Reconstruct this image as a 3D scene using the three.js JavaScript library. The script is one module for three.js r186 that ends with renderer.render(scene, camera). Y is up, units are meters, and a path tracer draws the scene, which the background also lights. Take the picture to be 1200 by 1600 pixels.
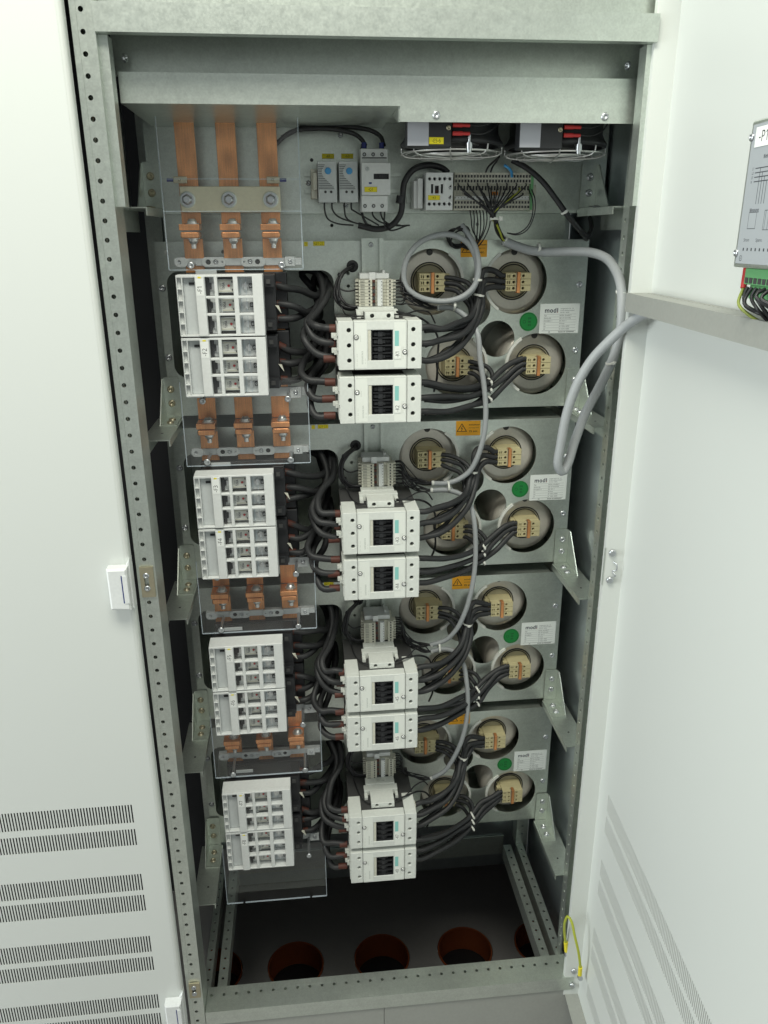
import * as THREE from 'three';
import { RoundedBoxGeometry } from 'three/addons/geometries/RoundedBoxGeometry.js';
import { mergeGeometries } from 'three/addons/utils/BufferGeometryUtils.js';
import { RectAreaLightUniformsLib } from 'three/addons/lights/RectAreaLightUniformsLib.js';

// ---------------------------------------------------------------- camera, light, exposure
const scene = new THREE.Scene();
const camera = new THREE.PerspectiveCamera(66.4, 0.75, 0.05, 60);
camera.rotation.order = 'YXZ';
camera.position.set(-0.112, 1.6139, 1.1709);
camera.rotation.set(-0.33869, -0.09984, -0.00535);
scene.add(camera);
scene.background = new THREE.Color().setRGB(0.30, 0.322, 0.315);
const renderer = new THREE.WebGLRenderer({ antialias: true });
renderer.setSize(768, 1024);
renderer.toneMapping = THREE.LinearToneMapping;
renderer.toneMappingExposure = 1.13;
renderer.shadowMap.enabled = true;
RectAreaLightUniformsLib.init();
const LAMPS = [ // centre, aim, width, height, strength, colour
  [[-0.3, 3.1, 1.05], [0.0, 1.0, 0.05], 1.5, 0.6, 14, [1.0, 0.995, 0.88], 'ceiling lamp over the left of the cabinet, white housing with glowing diffuser'],
  [[-3.3, 1.5, 0.85], [0.4, 1.1, 0.1], 1.4, 2.0, 7.5, [0.92, 0.985, 0.985], 'added tall glowing panel far left of the cabinet, standing in for window light'],  // unseen panel added to light the open door from the left
];

// ---------------------------------------------------------------- helpers
let seed = 12345;
const rnd = () => { seed = (seed * 1664525 + 1013904223) >>> 0; return seed / 4294967296; };
const jit = (a) => (rnd() * 2 - 1) * a;
const V = (a) => new THREE.Vector3(a[0], a[1], a[2]);
const DY = 0.3291;
const counts = {};
const numbered = (n) => { const k = counts[n] = (counts[n] ?? -1) + 1; return k ? n + '_' + String(k).padStart(3, '0') : n; };
function tag(o, label, category, group) { o.userData = { label, category }; if (group) o.userData.group = group; return o; }
function thing(name, label, category, p = [0, 0, 0], group) {
  const o = new THREE.Group(); o.name = numbered(name); o.position.set(...p); scene.add(o); return tag(o, label, category, group);
}
function boxUV(g) {
  const p = g.attributes.position, n = g.attributes.normal, uv = new Float32Array(p.count * 2);
  for (let i = 0; i < p.count; i++) {
    const ax = Math.abs(n.getX(i)), ay = Math.abs(n.getY(i)), az = Math.abs(n.getZ(i));
    const x = p.getX(i), y = p.getY(i), z = p.getZ(i);
    if (az >= ax && az >= ay) { uv[2 * i] = x; uv[2 * i + 1] = y; } else if (ax >= ay) { uv[2 * i] = z; uv[2 * i + 1] = y; } else { uv[2 * i] = x; uv[2 * i + 1] = z; }
  }
  g.setAttribute('uv', new THREE.BufferAttribute(uv, 2)); return g;
}
function join(list) {
  const a = (Array.isArray(list) ? list : [list]).flat(9).map((g) => {
    const h = g.index ? g.toNonIndexed() : g.clone();
    for (const k of Object.keys(h.attributes)) if (!['position', 'normal', 'uv'].includes(k)) h.deleteAttribute(k);
    if (!h.attributes.normal) h.computeVertexNormals();
    return boxUV(h);
  });
  return a.length === 1 ? a[0] : mergeGeometries(a);
}
function obj(name, geos, mat, parent = scene, label) {
  const m = new THREE.Mesh(geos.isBufferGeometry && geos.userData.keep ? geos : join(geos), mat);
  m.name = parent === scene ? numbered(name) : name; m.castShadow = m.receiveShadow = true; parent.add(m);
  if (label) m.userData.label = label; return m;
}
const each = (name, list, mat, parent) => list.flat(3).map((g) => obj(name, g, mat, parent));
const stuff = (o) => { o.userData.kind = 'stuff'; return o; };
const struct = (name, geos, mat) => { const m = obj(name, geos, mat); m.userData.kind = 'structure'; return m; };
function dup(root, dx, dy, dz, label, group) {
  const r = root.clone(); r.name = numbered(root.name.replace(/_\d{3}$/, '')); r.position.add(new THREE.Vector3(dx, dy, dz)); scene.add(r);
  r.userData = { ...root.userData, label }; if (group) r.userData.group = group; return r;
}
function bx(x0, x1, y0, y1, z0, z1, r = 0) {
  const w = Math.abs(x1 - x0), h = Math.abs(y1 - y0), d = Math.abs(z1 - z0);
  const g = r ? new RoundedBoxGeometry(w, h, d, 1, Math.min(r, w * 0.45, h * 0.45, d * 0.45)) : new THREE.BoxGeometry(w, h, d);
  return g.translate((x0 + x1) / 2, (y0 + y1) / 2, (z0 + z1) / 2);
}
function cyl(r, a, b, seg = 14, r2 = r) { // cylinder from point a to point b
  const A = V(a), B = V(b), d = B.clone().sub(A), g = new THREE.CylinderGeometry(r2, r, d.length(), seg);
  g.applyQuaternion(new THREE.Quaternion().setFromUnitVectors(new THREE.Vector3(0, 1, 0), d.clone().normalize()));
  return g.translate((A.x + B.x) / 2, (A.y + B.y) / 2, (A.z + B.z) / 2);
}
function lathe(pts, seg, a, dir = [0, 0, 1]) { // profile [r, h] revolved about dir, standing at a
  const g = new THREE.LatheGeometry(pts.map((p) => new THREE.Vector2(p[0], p[1])), seg);
  g.applyQuaternion(new THREE.Quaternion().setFromUnitVectors(new THREE.Vector3(0, 1, 0), V(dir).normalize()));
  return g.translate(...a);
}
function tube(pts, r, n = 0, rad = 8) {
  const c = new THREE.CatmullRomCurve3(pts.map(V), false, 'centripetal');
  return new THREE.TubeGeometry(c, n || Math.max(8, pts.length * 5), r, rad, false);
}
function rect(x0, x1, y0, y1, r = 0, path = false) {
  const s = path ? new THREE.Path() : new THREE.Shape();
  if (!r) { s.moveTo(x0, y0); s.lineTo(x1, y0); s.lineTo(x1, y1); s.lineTo(x0, y1); s.lineTo(x0, y0); return s; }
  s.moveTo(x0 + r, y0); s.lineTo(x1 - r, y0); s.absarc(x1 - r, y0 + r, r, -Math.PI / 2, 0); s.lineTo(x1, y1 - r); s.absarc(x1 - r, y1 - r, r, 0, Math.PI / 2);
  s.lineTo(x0 + r, y1); s.absarc(x0 + r, y1 - r, r, Math.PI / 2, Math.PI); s.lineTo(x0, y0 + r); s.absarc(x0 + r, y0 + r, r, Math.PI, Math.PI * 1.5); return s;
}
const circ = (x, y, r) => new THREE.Path().absarc(x, y, r, 0, Math.PI * 2, true);
function ext(shape, z0, z1, holes = [], seg = 10, bevel = 0) {
  shape.holes.push(...holes);
  const g = new THREE.ExtrudeGeometry(shape, { depth: z1 - z0 - 2 * bevel, bevelEnabled: bevel > 0, bevelSize: bevel, bevelThickness: bevel, bevelOffset: -bevel, bevelSegments: 1, curveSegments: seg });
  return g.translate(0, 0, z0 + bevel);
}
const poly = (pts) => new THREE.Shape(pts.map((p) => new THREE.Vector2(p[0], p[1])));
function flat(x0, x1, y0, y1, z) { const g = new THREE.PlaneGeometry(x1 - x0, y1 - y0).translate((x0 + x1) / 2, (y0 + y1) / 2, z); g.userData.keep = true; return g; }

// ---------------------------------------------------------------- textures and materials
function noiseTex(n, fn, srgb) {
  const d = new Uint8Array(n * n * 4);
  for (let y = 0; y < n; y++) for (let x = 0; x < n; x++) { const c = fn(x / n, y / n), i = (y * n + x) * 4; d[i] = Math.max(0, Math.min(255, c[0] * 255)); d[i + 1] = Math.max(0, Math.min(255, c[1] * 255)); d[i + 2] = Math.max(0, Math.min(255, c[2] * 255)); d[i + 3] = 255; }
  const t = new THREE.DataTexture(d, n, n); t.wrapS = t.wrapT = THREE.RepeatWrapping; t.magFilter = THREE.LinearFilter; t.minFilter = THREE.LinearMipmapLinearFilter; t.generateMipmaps = true;
  if (srgb) t.colorSpace = THREE.SRGBColorSpace; t.needsUpdate = true; return t;
}
const lattice = (() => { const N = 256, a = new Float32Array(N * N); for (let i = 0; i < N * N; i++) a[i] = rnd(); return (x, y) => a[((y % N + N) % N) * N + ((x % N + N) % N)]; })();
function vn(u, v, fx, fy, o = 0) { // tiling value noise
  const x = u * fx, y = v * fy, xi = Math.floor(x), yi = Math.floor(y); let a = x - xi, b = y - yi; a = a * a * (3 - 2 * a); b = b * b * (3 - 2 * b);
  const L = (i, j) => lattice((i % fx) + o * 17, (j % fy) + o * 31);
  return (L(xi, yi) * (1 - a) + L(xi + 1, yi) * a) * (1 - b) + (L(xi, yi + 1) * (1 - a) + L(xi + 1, yi + 1) * a) * b;
}
const spangle = []; for (let i = 0; i < 900; i++) spangle.push([rnd(), rnd(), rnd()]);
const grid = new Map(); spangle.forEach((s) => { const k = Math.floor(s[0] * 24) + ',' + Math.floor(s[1] * 24); if (!grid.has(k)) grid.set(k, []); grid.get(k).push(s); });
function cell(u, v) {
  let best = 9, val = 0.5; const gx = Math.floor(u * 24), gy = Math.floor(v * 24);
  for (let j = -2; j <= 2; j++) for (let i = -2; i <= 2; i++) for (const s of grid.get(((gx + i + 24) % 24) + ',' + ((gy + j + 24) % 24)) ?? []) {
    let dx = Math.abs(s[0] - u), dy = Math.abs(s[1] - v); dx = Math.min(dx, 1 - dx); dy = Math.min(dy, 1 - dy); const d = dx * dx + dy * dy; if (d < best) { best = d; val = s[2]; }
  }
  return val;
}
const galvMap = noiseTex(512, (u, v) => { const c = 0.90 + (cell(u, v) - 0.5) * 0.026 + (vn(u, v, 6, 6) - 0.5) * 0.014 + (vn(u, v, 3, 60, 1) - 0.5) * 0.02 + (vn(u, v, 128, 128, 2) - 0.5) * 0.05; return [c, c * 1.005, c * 0.985]; }, true);
const galvRough = noiseTex(512, (u, v) => { const c = 0.62 + (cell(v, u) - 0.5) * 0.045 + (vn(u, v, 8, 8, 3) - 0.5) * 0.03 + (vn(u, v, 90, 90, 4) - 0.5) * 0.10; return [c, c, c]; });
galvMap.repeat.set(4, 4); galvRough.repeat.set(4, 4);
const peel = noiseTex(256, (u, v) => { const c = 0.5 + (vn(u, v, 64, 64) - 0.5) * 0.6 + (vn(u, v, 128, 128, 2) - 0.5) * 0.4; return [c, c, c]; }); peel.repeat.set(10, 10);
const grain = noiseTex(256, (u, v) => { const c = 0.955 + (vn(u, v, 8, 8, 5) - 0.5) * 0.015 + (vn(u, v, 100, 100, 6) - 0.5) * 0.03; return [c, c, c]; }, true); grain.repeat.set(3, 3);
const streak = noiseTex(256, (u, v) => { const c = 0.90 + (vn(u, v, 128, 4, 7) - 0.5) * 0.10 + (vn(u, v, 5, 5, 8) - 0.5) * 0.24 + (vn(u, v, 120, 120, 9) - 0.5) * 0.06; return [c, c * 0.985, c * 0.96]; }, true); streak.repeat.set(9, 9);
const M = (o) => new THREE.MeshStandardMaterial(o);
const rgb = (r, g, b) => new THREE.Color().setRGB(r, g, b);
const m = {
  galv: M({ color: rgb(0.76, 0.81, 0.775), map: galvMap, metalness: 0.82, roughness: 0.56, roughnessMap: galvRough }),
  sheet: M({ color: rgb(0.60, 0.66, 0.68), map: grain, metalness: 0.94, roughness: 0.30 }),
  paint: M({ color: rgb(0.64, 0.665, 0.635), roughness: 0.42, bumpMap: peel, bumpScale: 0.000015 }),
  greyPaint: M({ color: rgb(0.36, 0.37, 0.34), map: grain, roughness: 0.5, bumpMap: peel, bumpScale: 0.00004 }),
  white: M({ color: rgb(0.78, 0.80, 0.79), map: grain, roughness: 0.42 }),
  ivory: M({ color: rgb(0.75, 0.775, 0.73), map: grain, roughness: 0.45 }),
  tray: M({ color: rgb(0.62, 0.65, 0.65), map: grain, roughness: 0.5 }),
  beige: M({ color: rgb(0.61, 0.54, 0.31), map: grain, roughness: 0.55 }),
  term: M({ color: rgb(0.67, 0.66, 0.56), map: grain, roughness: 0.5 }),
  resin: M({ color: rgb(0.46, 0.42, 0.29), map: grain, roughness: 0.6 }),
  black: M({ color: rgb(0.022, 0.023, 0.026), roughness: 0.5, map: grain }),
  darkGrey: M({ color: rgb(0.06, 0.06, 0.06), roughness: 0.6, map: grain }),
  cable: M({ color: rgb(0.027, 0.028, 0.030), roughness: 0.55, map: grain }),
  wire: M({ color: rgb(0.02, 0.02, 0.022), roughness: 0.45 }),
  greyCable: M({ color: rgb(0.38, 0.40, 0.41), roughness: 0.5, map: grain }),
  copper: M({ color: rgb(0.90, 0.41, 0.175), map: streak, metalness: 0.55, roughness: 0.34 }),
  zinc: M({ color: rgb(0.56, 0.58, 0.60), map: grain, metalness: 0.85, roughness: 0.3 }),
  brass: M({ color: rgb(0.55, 0.50, 0.36), map: grain, metalness: 0.8, roughness: 0.4 }),
  can: M({ color: rgb(0.74, 0.70, 0.62), map: grain, metalness: 0.4, roughness: 0.32 }),
  silver: M({ color: rgb(0.75, 0.75, 0.73), metalness: 0.8, roughness: 0.35 }),
  brown: M({ color: rgb(0.095, 0.028, 0.018), roughness: 0.6 }),
  nylon: M({ color: rgb(0.72, 0.73, 0.68), roughness: 0.5 }),
  yellow: M({ color: rgb(0.80, 0.68, 0.03), roughness: 0.5 }),
  green: M({ color: rgb(0.14, 0.38, 0.16), roughness: 0.5 }),
  teal: M({ color: rgb(0.25, 0.56, 0.52), roughness: 0.5 }),
  blue: M({ color: rgb(0.06, 0.30, 0.60), roughness: 0.45 }),
  darkBlue: M({ color: rgb(0.02, 0.03, 0.16), roughness: 0.5 }),
  red: M({ color: rgb(0.50, 0.03, 0.03), roughness: 0.5 }),
  orange: M({ color: rgb(0.62, 0.22, 0.03), roughness: 0.5 }),
  earth: M({ color: rgb(0.38, 0.42, 0.04), roughness: 0.5 }),
  pipe: M({ color: rgb(0.38, 0.095, 0.030), map: grain, roughness: 0.5 }),
  concrete: M({ color: rgb(0.36, 0.345, 0.34), map: grain, roughness: 0.9 }),
  filter: M({ color: rgb(0.05, 0.05, 0.055), roughness: 0.95 }),  // dark foam mat; also carries the shade of the neighbouring bay
  greyLabel: M({ color: rgb(0.42, 0.43, 0.47), roughness: 0.5 }),
  acryl: new THREE.MeshPhysicalMaterial({ color: rgb(0.985, 0.99, 0.995), transmission: 0.98, thickness: 0, roughness: 0.02, ior: 1.49 }),
  acrylEdge: new THREE.MeshPhysicalMaterial({ color: rgb(0.80, 0.88, 0.94), transmission: 0.6, thickness: 0, roughness: 0.35 }),
};
function drawn(w, h, fn, rough = 0.5) {
  const c = document.createElement('canvas'); c.width = w; c.height = h; const x = c.getContext('2d'); fn(x, w, h);
  const t = new THREE.CanvasTexture(c); t.colorSpace = THREE.SRGBColorSpace; t.anisotropy = 8; return M({ map: t, roughness: rough });
}
function text(x, s, px, py, size, font = 'sans-serif', col = '#15181c', bold = '', align = 'left') { x.fillStyle = col; x.font = bold + ' ' + size + 'px ' + font; x.textAlign = align; x.fillText(s, px, py); }
const upTag = (s, bg = '#e9ece6') => drawn(72, 160, (x, w, h) => { x.fillStyle = bg; x.fillRect(0, 0, w, h); x.save(); x.translate(55, h * 0.90); x.rotate(-Math.PI / 2); text(x, s, 0, 0, 58, 'sans-serif', '#17191d'); x.restore(); });
const smallTag = (s) => drawn(160, 56, (x, w, h) => { x.fillStyle = '#e8d818'; x.fillRect(0, 0, w, h); x.strokeStyle = '#9b8f10'; x.lineWidth = 3; x.strokeRect(2, 2, w - 4, h - 4); text(x, s, w / 2, 43, 42, 'sans-serif', '#3a360c', '', 'center'); });

const screwPts = (r) => [[0, r * 0.18], [r * 0.36, r * 0.16], [r * 0.42, r * 0.52], [r * 0.75, r * 0.45], [r * 0.97, r * 0.2], [r, 0]];
const screw = (x, y, z, r = 0.0048, dir = [0, 0, 1]) => lathe(screwPts(r), 12, [x, y, z], dir);
function hexBolt(a, dir, r = 0.008, h = 0.006, stud = 0) {
  const d = V(dir).normalize(), P = (t) => [a[0] + d.x * t, a[1] + d.y * t, a[2] + d.z * t];
  const out = [cyl(r * 1.25, P(0), P(0.0016), 18), cyl(r, P(0.0016), P(h * 0.62), 6), cyl(r, P(h * 0.62), P(h), 6, r * 0.72), lathe([[r * 0.66, 0], [r * 0.55, 0.0012], [0, 0.0013]], 12, P(h), dir)];
  if (stud) out.push(cyl(r * 0.5, P(h), P(h + stud), 10)); return out;
}

// ---------------------------------------------------------------- floor and lamps
{
  // room floor in front, and under the cabinet an assumed cable pit, deepened to darken it, with pipe ends
  struct('floor', bx(-3, 3, -0.06, 0, 0.0005, 3), m.concrete);
  const PX0 = [-0.4570, -0.2090, 0.0570, 0.3190, 0.5660], s = rect(-0.9, 0.9, -0.001, 1.4); for (const x of PX0) s.holes.push(circ(x, 0.656, 0.0872));
  struct('pit_floor', ext(s, -0.03, 0, [], 24).rotateX(-Math.PI / 2).translate(0, -0.50, 0), m.concrete);
  struct('added_pit_wall', [bx(-0.93, -0.9, -0.53, 0, -1.43, 0), bx(0.9, 0.93, -0.53, 0, -1.43, 0), bx(-0.9, 0.9, -0.53, 0, -1.43, -1.4), bx(-0.9, 0.9, -0.50, 0, -0.03, 0)], m.concrete);  // unseen walls added to keep light off the pit floor
  struct('slab_edge', [bx(-1.2, 1.2, -0.002, 0.0004, -1.5, -0.483), bx(0.441, 1.2, -0.002, 0.0004, -0.483, 0), bx(-1.2, -0.396, -0.002, 0.0004, -0.483, 0)], m.concrete);
  for (let i = 0; i < 5; i++) {
    const p = thing('drain_pipe', ['leftmost of the open orange-brown pipe ends in the dark cabinet floor', 'second open orange-brown pipe end from the left in the dark floor', 'middle open orange-brown pipe end in the dark floor below the units', 'fourth open orange-brown pipe end from the left in the dark floor', 'rightmost orange-brown pipe end, half hidden by the right base rail'][i], 'pipe', [PX0[i], -0.50, -0.656], 'orange-brown pipe ends in the cabinet floor');
    obj('pipe_wall', lathe([[0.0810, -0.5], [0.0810, 0.0005], [0.0820, 0.002], [0.0844, 0.002], [0.0856, 0.0005], [0.0856, -0.5], [0.0810, -0.5]], 44, [0, 0, 0], [0, 1, 0]), m.pipe, p);
    obj('sealing_plug', lathe([[0.0808, -0.18], [0.0808, -0.088], [0.076, -0.083], [0.03, -0.080], [0, -0.082]], 36, [0, 0, 0], [0, 1, 0]), m.black, p);
  }
  for (const [c, aim, w, h, power, col, label] of LAMPS) {
    const L = thing('lamp_panel', label, 'lamp', c); L.lookAt(V(aim));
    obj('housing', bx(-w / 2 - 0.03, w / 2 + 0.03, -h / 2 - 0.03, h / 2 + 0.03, -0.09, -0.02), m.paint, L);
    obj('diffuser', bx(-w / 2, w / 2, -h / 2, h / 2, -0.018, -0.004), M({ color: 0x111111, emissive: rgb(...col), emissiveIntensity: 1.2, roughness: 0.6 }), L);
    const a = new THREE.RectAreaLight(rgb(...col), power, w, h); a.position.set(...c); a.lookAt(V(aim)); scene.add(a);
    a.position.add(V(aim).sub(V(c)).normalize().multiplyScalar(0.01)); a.name = 'lamp_light';
  }
}

// ---------------------------------------------------------------- the cabinet
const cab = thing('switchgear_cabinet', 'open galvanized steel switchgear cabinet frame holding all the electrical units', 'cabinet');
const stripHoles = (x0, y0, n, dx, dy, r = 0.0033) => Array.from({ length: n }, (_, i) => circ(x0 + dx * i, y0 + dy * i, r));
{
  const holeY = 1.8858;
  obj('post', [ext(rect(-0.3885, -0.3595, 0.1, 2.0), -0.002, 0, stripHoles(-0.375, holeY, 71, 0, -0.025), 8), bx(-0.3885, -0.3865, 0.1, 2.0, -0.06, -0.002), bx(-0.3615, -0.3595, 0.1, 2.0, -0.055, -0.002), bx(-0.385, -0.363, 0.1, 2.0, -0.05, -0.048),
    bx(-0.3885, -0.381, 0.1, 2.0, 0.0002, 0.001), bx(-0.3665, -0.3595, 0.1, 2.0, 0.0002, 0.001)], m.galv, cab);
  // right post: two perforated strips with a dark groove between, facing into the cabinet
  const face = (z0, z1) => ext(rect(z0, z1, 0.1, 2.0), 0, 0.002, stripHoles((z0 + z1) / 2, holeY, 71, 0, -0.025, 0.0036), 8).rotateY(-Math.PI / 2).translate(0.402, 0, 0);
  obj('post', [face(-0.062, -0.038), face(-0.112, -0.087), bx(0.402, 0.404, 0.1, 2.0, -0.036, -0.006), bx(0.424, 0.426, 0.1, 2.0, -0.112, -0.006), bx(0.4045, 0.424, 0.1, 2.0, -0.1120, -0.1105), bx(0.400, 0.437, 0.1, 2.0, -0.0055, -0.0035)], m.galv, cab);
  each('hinge_peg', Array.from({ length: 26 }, (_, i) => cyl(0.003, [0.404, 1.62 - i * 0.05, -0.074], [0.424, 1.62 - i * 0.05, -0.074], 8)), m.zinc, cab);
  for (const s of [-1, 1]) obj('post', [ext(rect(0.397 - 0.012, 0.397 + 0.018, 0.1, 2), -0.44, -0.438, stripHoles(0.40, holeY, 71, 0, -0.025, 0.003), 8).applyMatrix4(new THREE.Matrix4().makeTranslation(s > 0 ? 0.008 : -0.785, 0, 0)), bx(s > 0 ? 0.393 : -0.40, s > 0 ? 0.395 : -0.37, 0.1, 2, -0.475, -0.441)], m.galv, cab);
  obj('shaded_neighbour_bay', [bx(-1.20, -1.198, 0.0, 2.0, -0.48, -0.001), bx(-1.198, -0.3952, 0.0, 2.0, -0.482, -0.48), bx(-1.2, -0.3952, 1.985, 1.987, -0.48, -0.001)], m.filter, cab);  // shade of the closed bay is put into this near-black colour
  obj('side_panel', [bx(0.4375, 0.4395, 0.0, 2.0, -0.48, -0.001)], m.sheet, cab);
  obj('side_panel', bx(-0.3972, -0.3955, 1.625, 1.84, -0.30, -0.0605), m.sheet, cab);
  const vent = []; for (let i = 0; i < 24; i++) vent.push(rect(0.21 + i * 0.006, 0.213 + i * 0.006, 0.2, 0.232, 0, true));
  obj('back_panel', ext(rect(-0.395, 0.437, 0.0, 2.0), -0.482, -0.48, vent), m.sheet, cab);
  obj('roof_sheet', bx(-0.395, 0.437, 1.985, 1.987, -0.48, -0.0), m.galv, cab);
  obj('header_panel', bx(-0.3585, 0.399, 1.885, 1.98, -0.03, -0.028), m.galv, cab);
  // cross rail at the top
  obj('cross_rail', [bx(-0.3600, 0.381, 1.8605, 1.894, 0.002, 0.004), bx(-0.3600, 0.381, 1.892, 1.894, -0.027, 0.002), bx(-0.3600, 0.381, 1.8605, 1.8625, -0.012, 0.002)], m.galv, cab);
  obj('edge_trim', [bx(-0.3595, -0.3475, 1.654, 1.8600, -0.012, -0.010), bx(-0.3495, -0.3475, 1.654, 1.86, -0.035, -0.012)], m.galv, cab);
  obj('edge_trim', [bx(0.3725, 0.3835, 1.654, 1.8600, -0.012, -0.010), bx(0.3725, 0.3745, 1.654, 1.86, -0.035, -0.012)], m.galv, cab);
  // bottom front rail with one row of holes in its top
  obj('base_rail', [bx(-0.3585, 0.398, 0.121, 0.155, -0.002, 0), ext(rect(-0.3585, 0.398, 0.002, 0.056), 0, 0.002, stripHoles(-0.35, 0.037, 30, 0.025, 0, 0.0031), 8).rotateX(-Math.PI / 2).translate(0, 0.153, 0), bx(-0.3585, 0.398, 0.121, 0.153, -0.056, -0.054), bx(-0.3585, 0.398, 0.121, 0.123, -0.054, -0.002)], m.galv, cab);
  for (const [a, b] of [[0.360, 0.380], [0.394, 0.412], [-0.348, -0.328], [-0.378, -0.362]])
    obj('base_rail', [ext(rect(a, b, 0.057, 0.44), 0, 0.002, stripHoles((a + b) / 2, 0.07, 15, 0, 0.025, 0.003), 8).rotateX(-Math.PI / 2).translate(0, 0.1, 0), bx(a < 0 ? b - 0.002 : a, a < 0 ? b : a + 0.002, 0.06, 0.1, -0.44, -0.057)], m.galv, cab);
  obj('base_rail', bx(-0.36, 0.37, 0.04, 0.10, -0.478, -0.476), m.galv, cab);
  obj('plinth', [bx(-0.395, 0.0, 0.0005, 0.1185, -0.022, -0.004), bx(0.001, 0.4375, 0.0005, 0.1185, -0.022, -0.004)], m.greyPaint, cab);
  obj('seal_strip', bx(-0.36, 0.40, 0.1187, 0.1208, -0.03, -0.0035), M({ color: rgb(0.10, 0.03, 0.03), roughness: 0.7 }), cab);
  // lock plates on the left post
  for (const [y0, y1] of [[1.072, 1.124], [0.203, 0.240]]) {
    const lp = obj('lock_plate', ext(rect(-0.3835, -0.3625, y0, y1), 0.0012, 0.0045, [rect(-0.3775, -0.3705, y0 + (y1 - y0) * 0.25, y1 - (y1 - y0) * 0.25, 0.003, true)]), m.brass, cab);
    each('screw', [screw(-0.374, y0 + (y1 - y0) * 0.3, 0.0045, 0.0052), screw(-0.374, y0 + (y1 - y0) * 0.72, 0.0045, 0.0052)], m.zinc, lp);
  }
}
// the mounting sheet behind the upper devices, the recess below it
const upper = thing('device_panel', 'galvanized upper panel carrying thermostats, breaker and terminal row', 'panel');
obj('sheet', [bx(-0.362, 0.30, 1.652, 1.80, -0.292, -0.29), bx(0.30, 0.433, 1.652, 1.80, -0.292, -0.29)], m.galv, upper);
obj('lower_fold', [bx(-0.35, 0.433, 1.652, 1.654, -0.335, -0.292), ext(rect(-0.35, 0.38, 1.56, 1.652), -0.337, -0.335, [circ(0.055, 1.632, 0.003), circ(0.214, 1.634, 0.003), circ(-0.053, 1.633, 0.003)])], m.galv, upper);
for (const [x, y] of [[-.0363, 1.776], [-.03, 1.665], [.3474, 1.6644]]) obj('screw', screw(x, y, -0.2898, 0.0045), m.zinc, upper);
obj('hole_plug', cyl(0.003, [-.0863, 1.7371, -0.2899], [-.0863, 1.7371, -0.2896], 12), m.black, upper);
for (const [s, x0, x1, y] of [['-47', -.0686, -.0479, 1.7432], ['-63', -.0359, -.0152, 1.7434]]) obj('device_tag', flat(x0, x1, y - 0.004, y + 0.004, -0.2895), smallTag(s), upper);
obj('cable_clamp_plate', ext(rect(.3274, .3673, 1.654, 1.6729, 0.003), -0.2899, -0.287), m.galv, upper);

// fan tray: folded sheet with a stepped lower edge
const trayObj = thing('fan_tray', 'galvanized folded sheet with stepped lower edge hiding the fans', 'sheet');
obj('front_sheet', ext(poly([[-0.3470, 1.787], [0.036, 1.787], [0.036, 1.767], [0.3715, 1.767], [0.3835, 1.767], [0.3835, 1.825], [-0.3470, 1.825]]), -0.052, -0.05), m.galv, trayObj);
obj('top_fold', bx(-0.347, 0.3835, 1.823, 1.825, -0.10, -0.052), m.galv, trayObj);
obj('rear_sheet', bx(-0.36, 0.40, 1.826, 1.985, -0.092, -0.09), m.galv, trayObj);
obj('underside', [bx(-0.347, 0.0345, 1.787, 1.789, -0.288, -0.053), bx(0.0345, 0.43, 1.795, 1.797, -0.288, -0.053)], m.galv, trayObj);
obj('side_fold', ext(poly([[0.053, 1.767], [0.06, 1.767], [0.14, 1.787], [0.053, 1.787]]), 0, 0.0015).rotateY(Math.PI / 2).translate(0.0345, 0, 0), m.galv, trayObj);
for (const x of [0.088, 0.335]) obj('screw', screw(x, 1.776, -0.05, 0.0058), m.zinc, trayObj);
for (const [x, y] of [[-0.340, 1.845], [0.371, 1.845]]) obj('screw', screw(x, y, -0.07, 0.006, [x < 0 ? 1 : -1, 0, 0.4]), m.zinc, trayObj);

// ---------------------------------------------------------------- doors
const rows = [[0.647, 0.686], [0.598, 0.634], [0.496, 0.534], [0.448, 0.486], [0.348, 0.388], [0.302, 0.337], [0.204, 0.241], [0.155, 0.192]];
function slotted(x0, x1, y0, y1, sx0, sx1, z0, z1, rowList, r = 0) { // sheet with rows of ventilation slots cut through
  const g = []; let y = y1;
  for (const [a, b] of rowList) {
    g.push(bx(x0, x1, b, y, z0, z1)); g.push(bx(x0, sx0, a, b, z0, z1), bx(sx1, x1, a, b, z0, z1));
    const n = Math.round((sx1 - sx0) / 0.005); for (let i = 0; i < n; i++) g.push(bx(sx0 + i * 0.005 + 0.0025, sx0 + (i + 1) * 0.005, a, b, z0, z1)); y = a;
  }
  g.push(bx(x0, x1, y0, y, z0, z1)); return g;
}
{
  const d = thing('cabinet_door', 'closed white door of the neighbouring cabinet with rows of ventilation slots', 'door');
  obj('door_sheet', [slotted(-1.17, -0.400, 0.125, 1.98, -0.757, -0.437, 0.0187, 0.0200, rows), bx(-0.411, -0.3925, 0.125, 1.98, 0.0, 0.0197, 0.006)], m.paint, d);
  obj('filter_mat', bx(-0.78, -0.425, 0.14, 0.70, 0.0, 0.006), m.filter, d);
  for (const y of [1.105, 0.200]) {
    const h = obj('door_latch', [ext(poly([[-0.4245, y - 0.035], [-0.394, y - 0.037], [-0.394, y + 0.033], [-0.4245, y + 0.033]]), 0.0202, 0.042, [], 4, 0.003), ext(poly([[-0.4, y + 0.030], [-0.392, y + 0.042], [-0.392, y - 0.042], [-0.4, y - 0.034]]), 0.006, 0.026, [], 4, 0.001)], m.white, d);
    obj('latch_button', bx(-0.4015, -0.3945, y - 0.024, y + 0.022, 0.042, 0.0432), m.white, h);
    obj('latch_gap', bx(-0.4035, -0.4018, y - 0.024, y + 0.022, 0.042, 0.0424), m.darkBlue, h);
  }
}
const doorTurn = -94 * Math.PI / 180;
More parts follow.
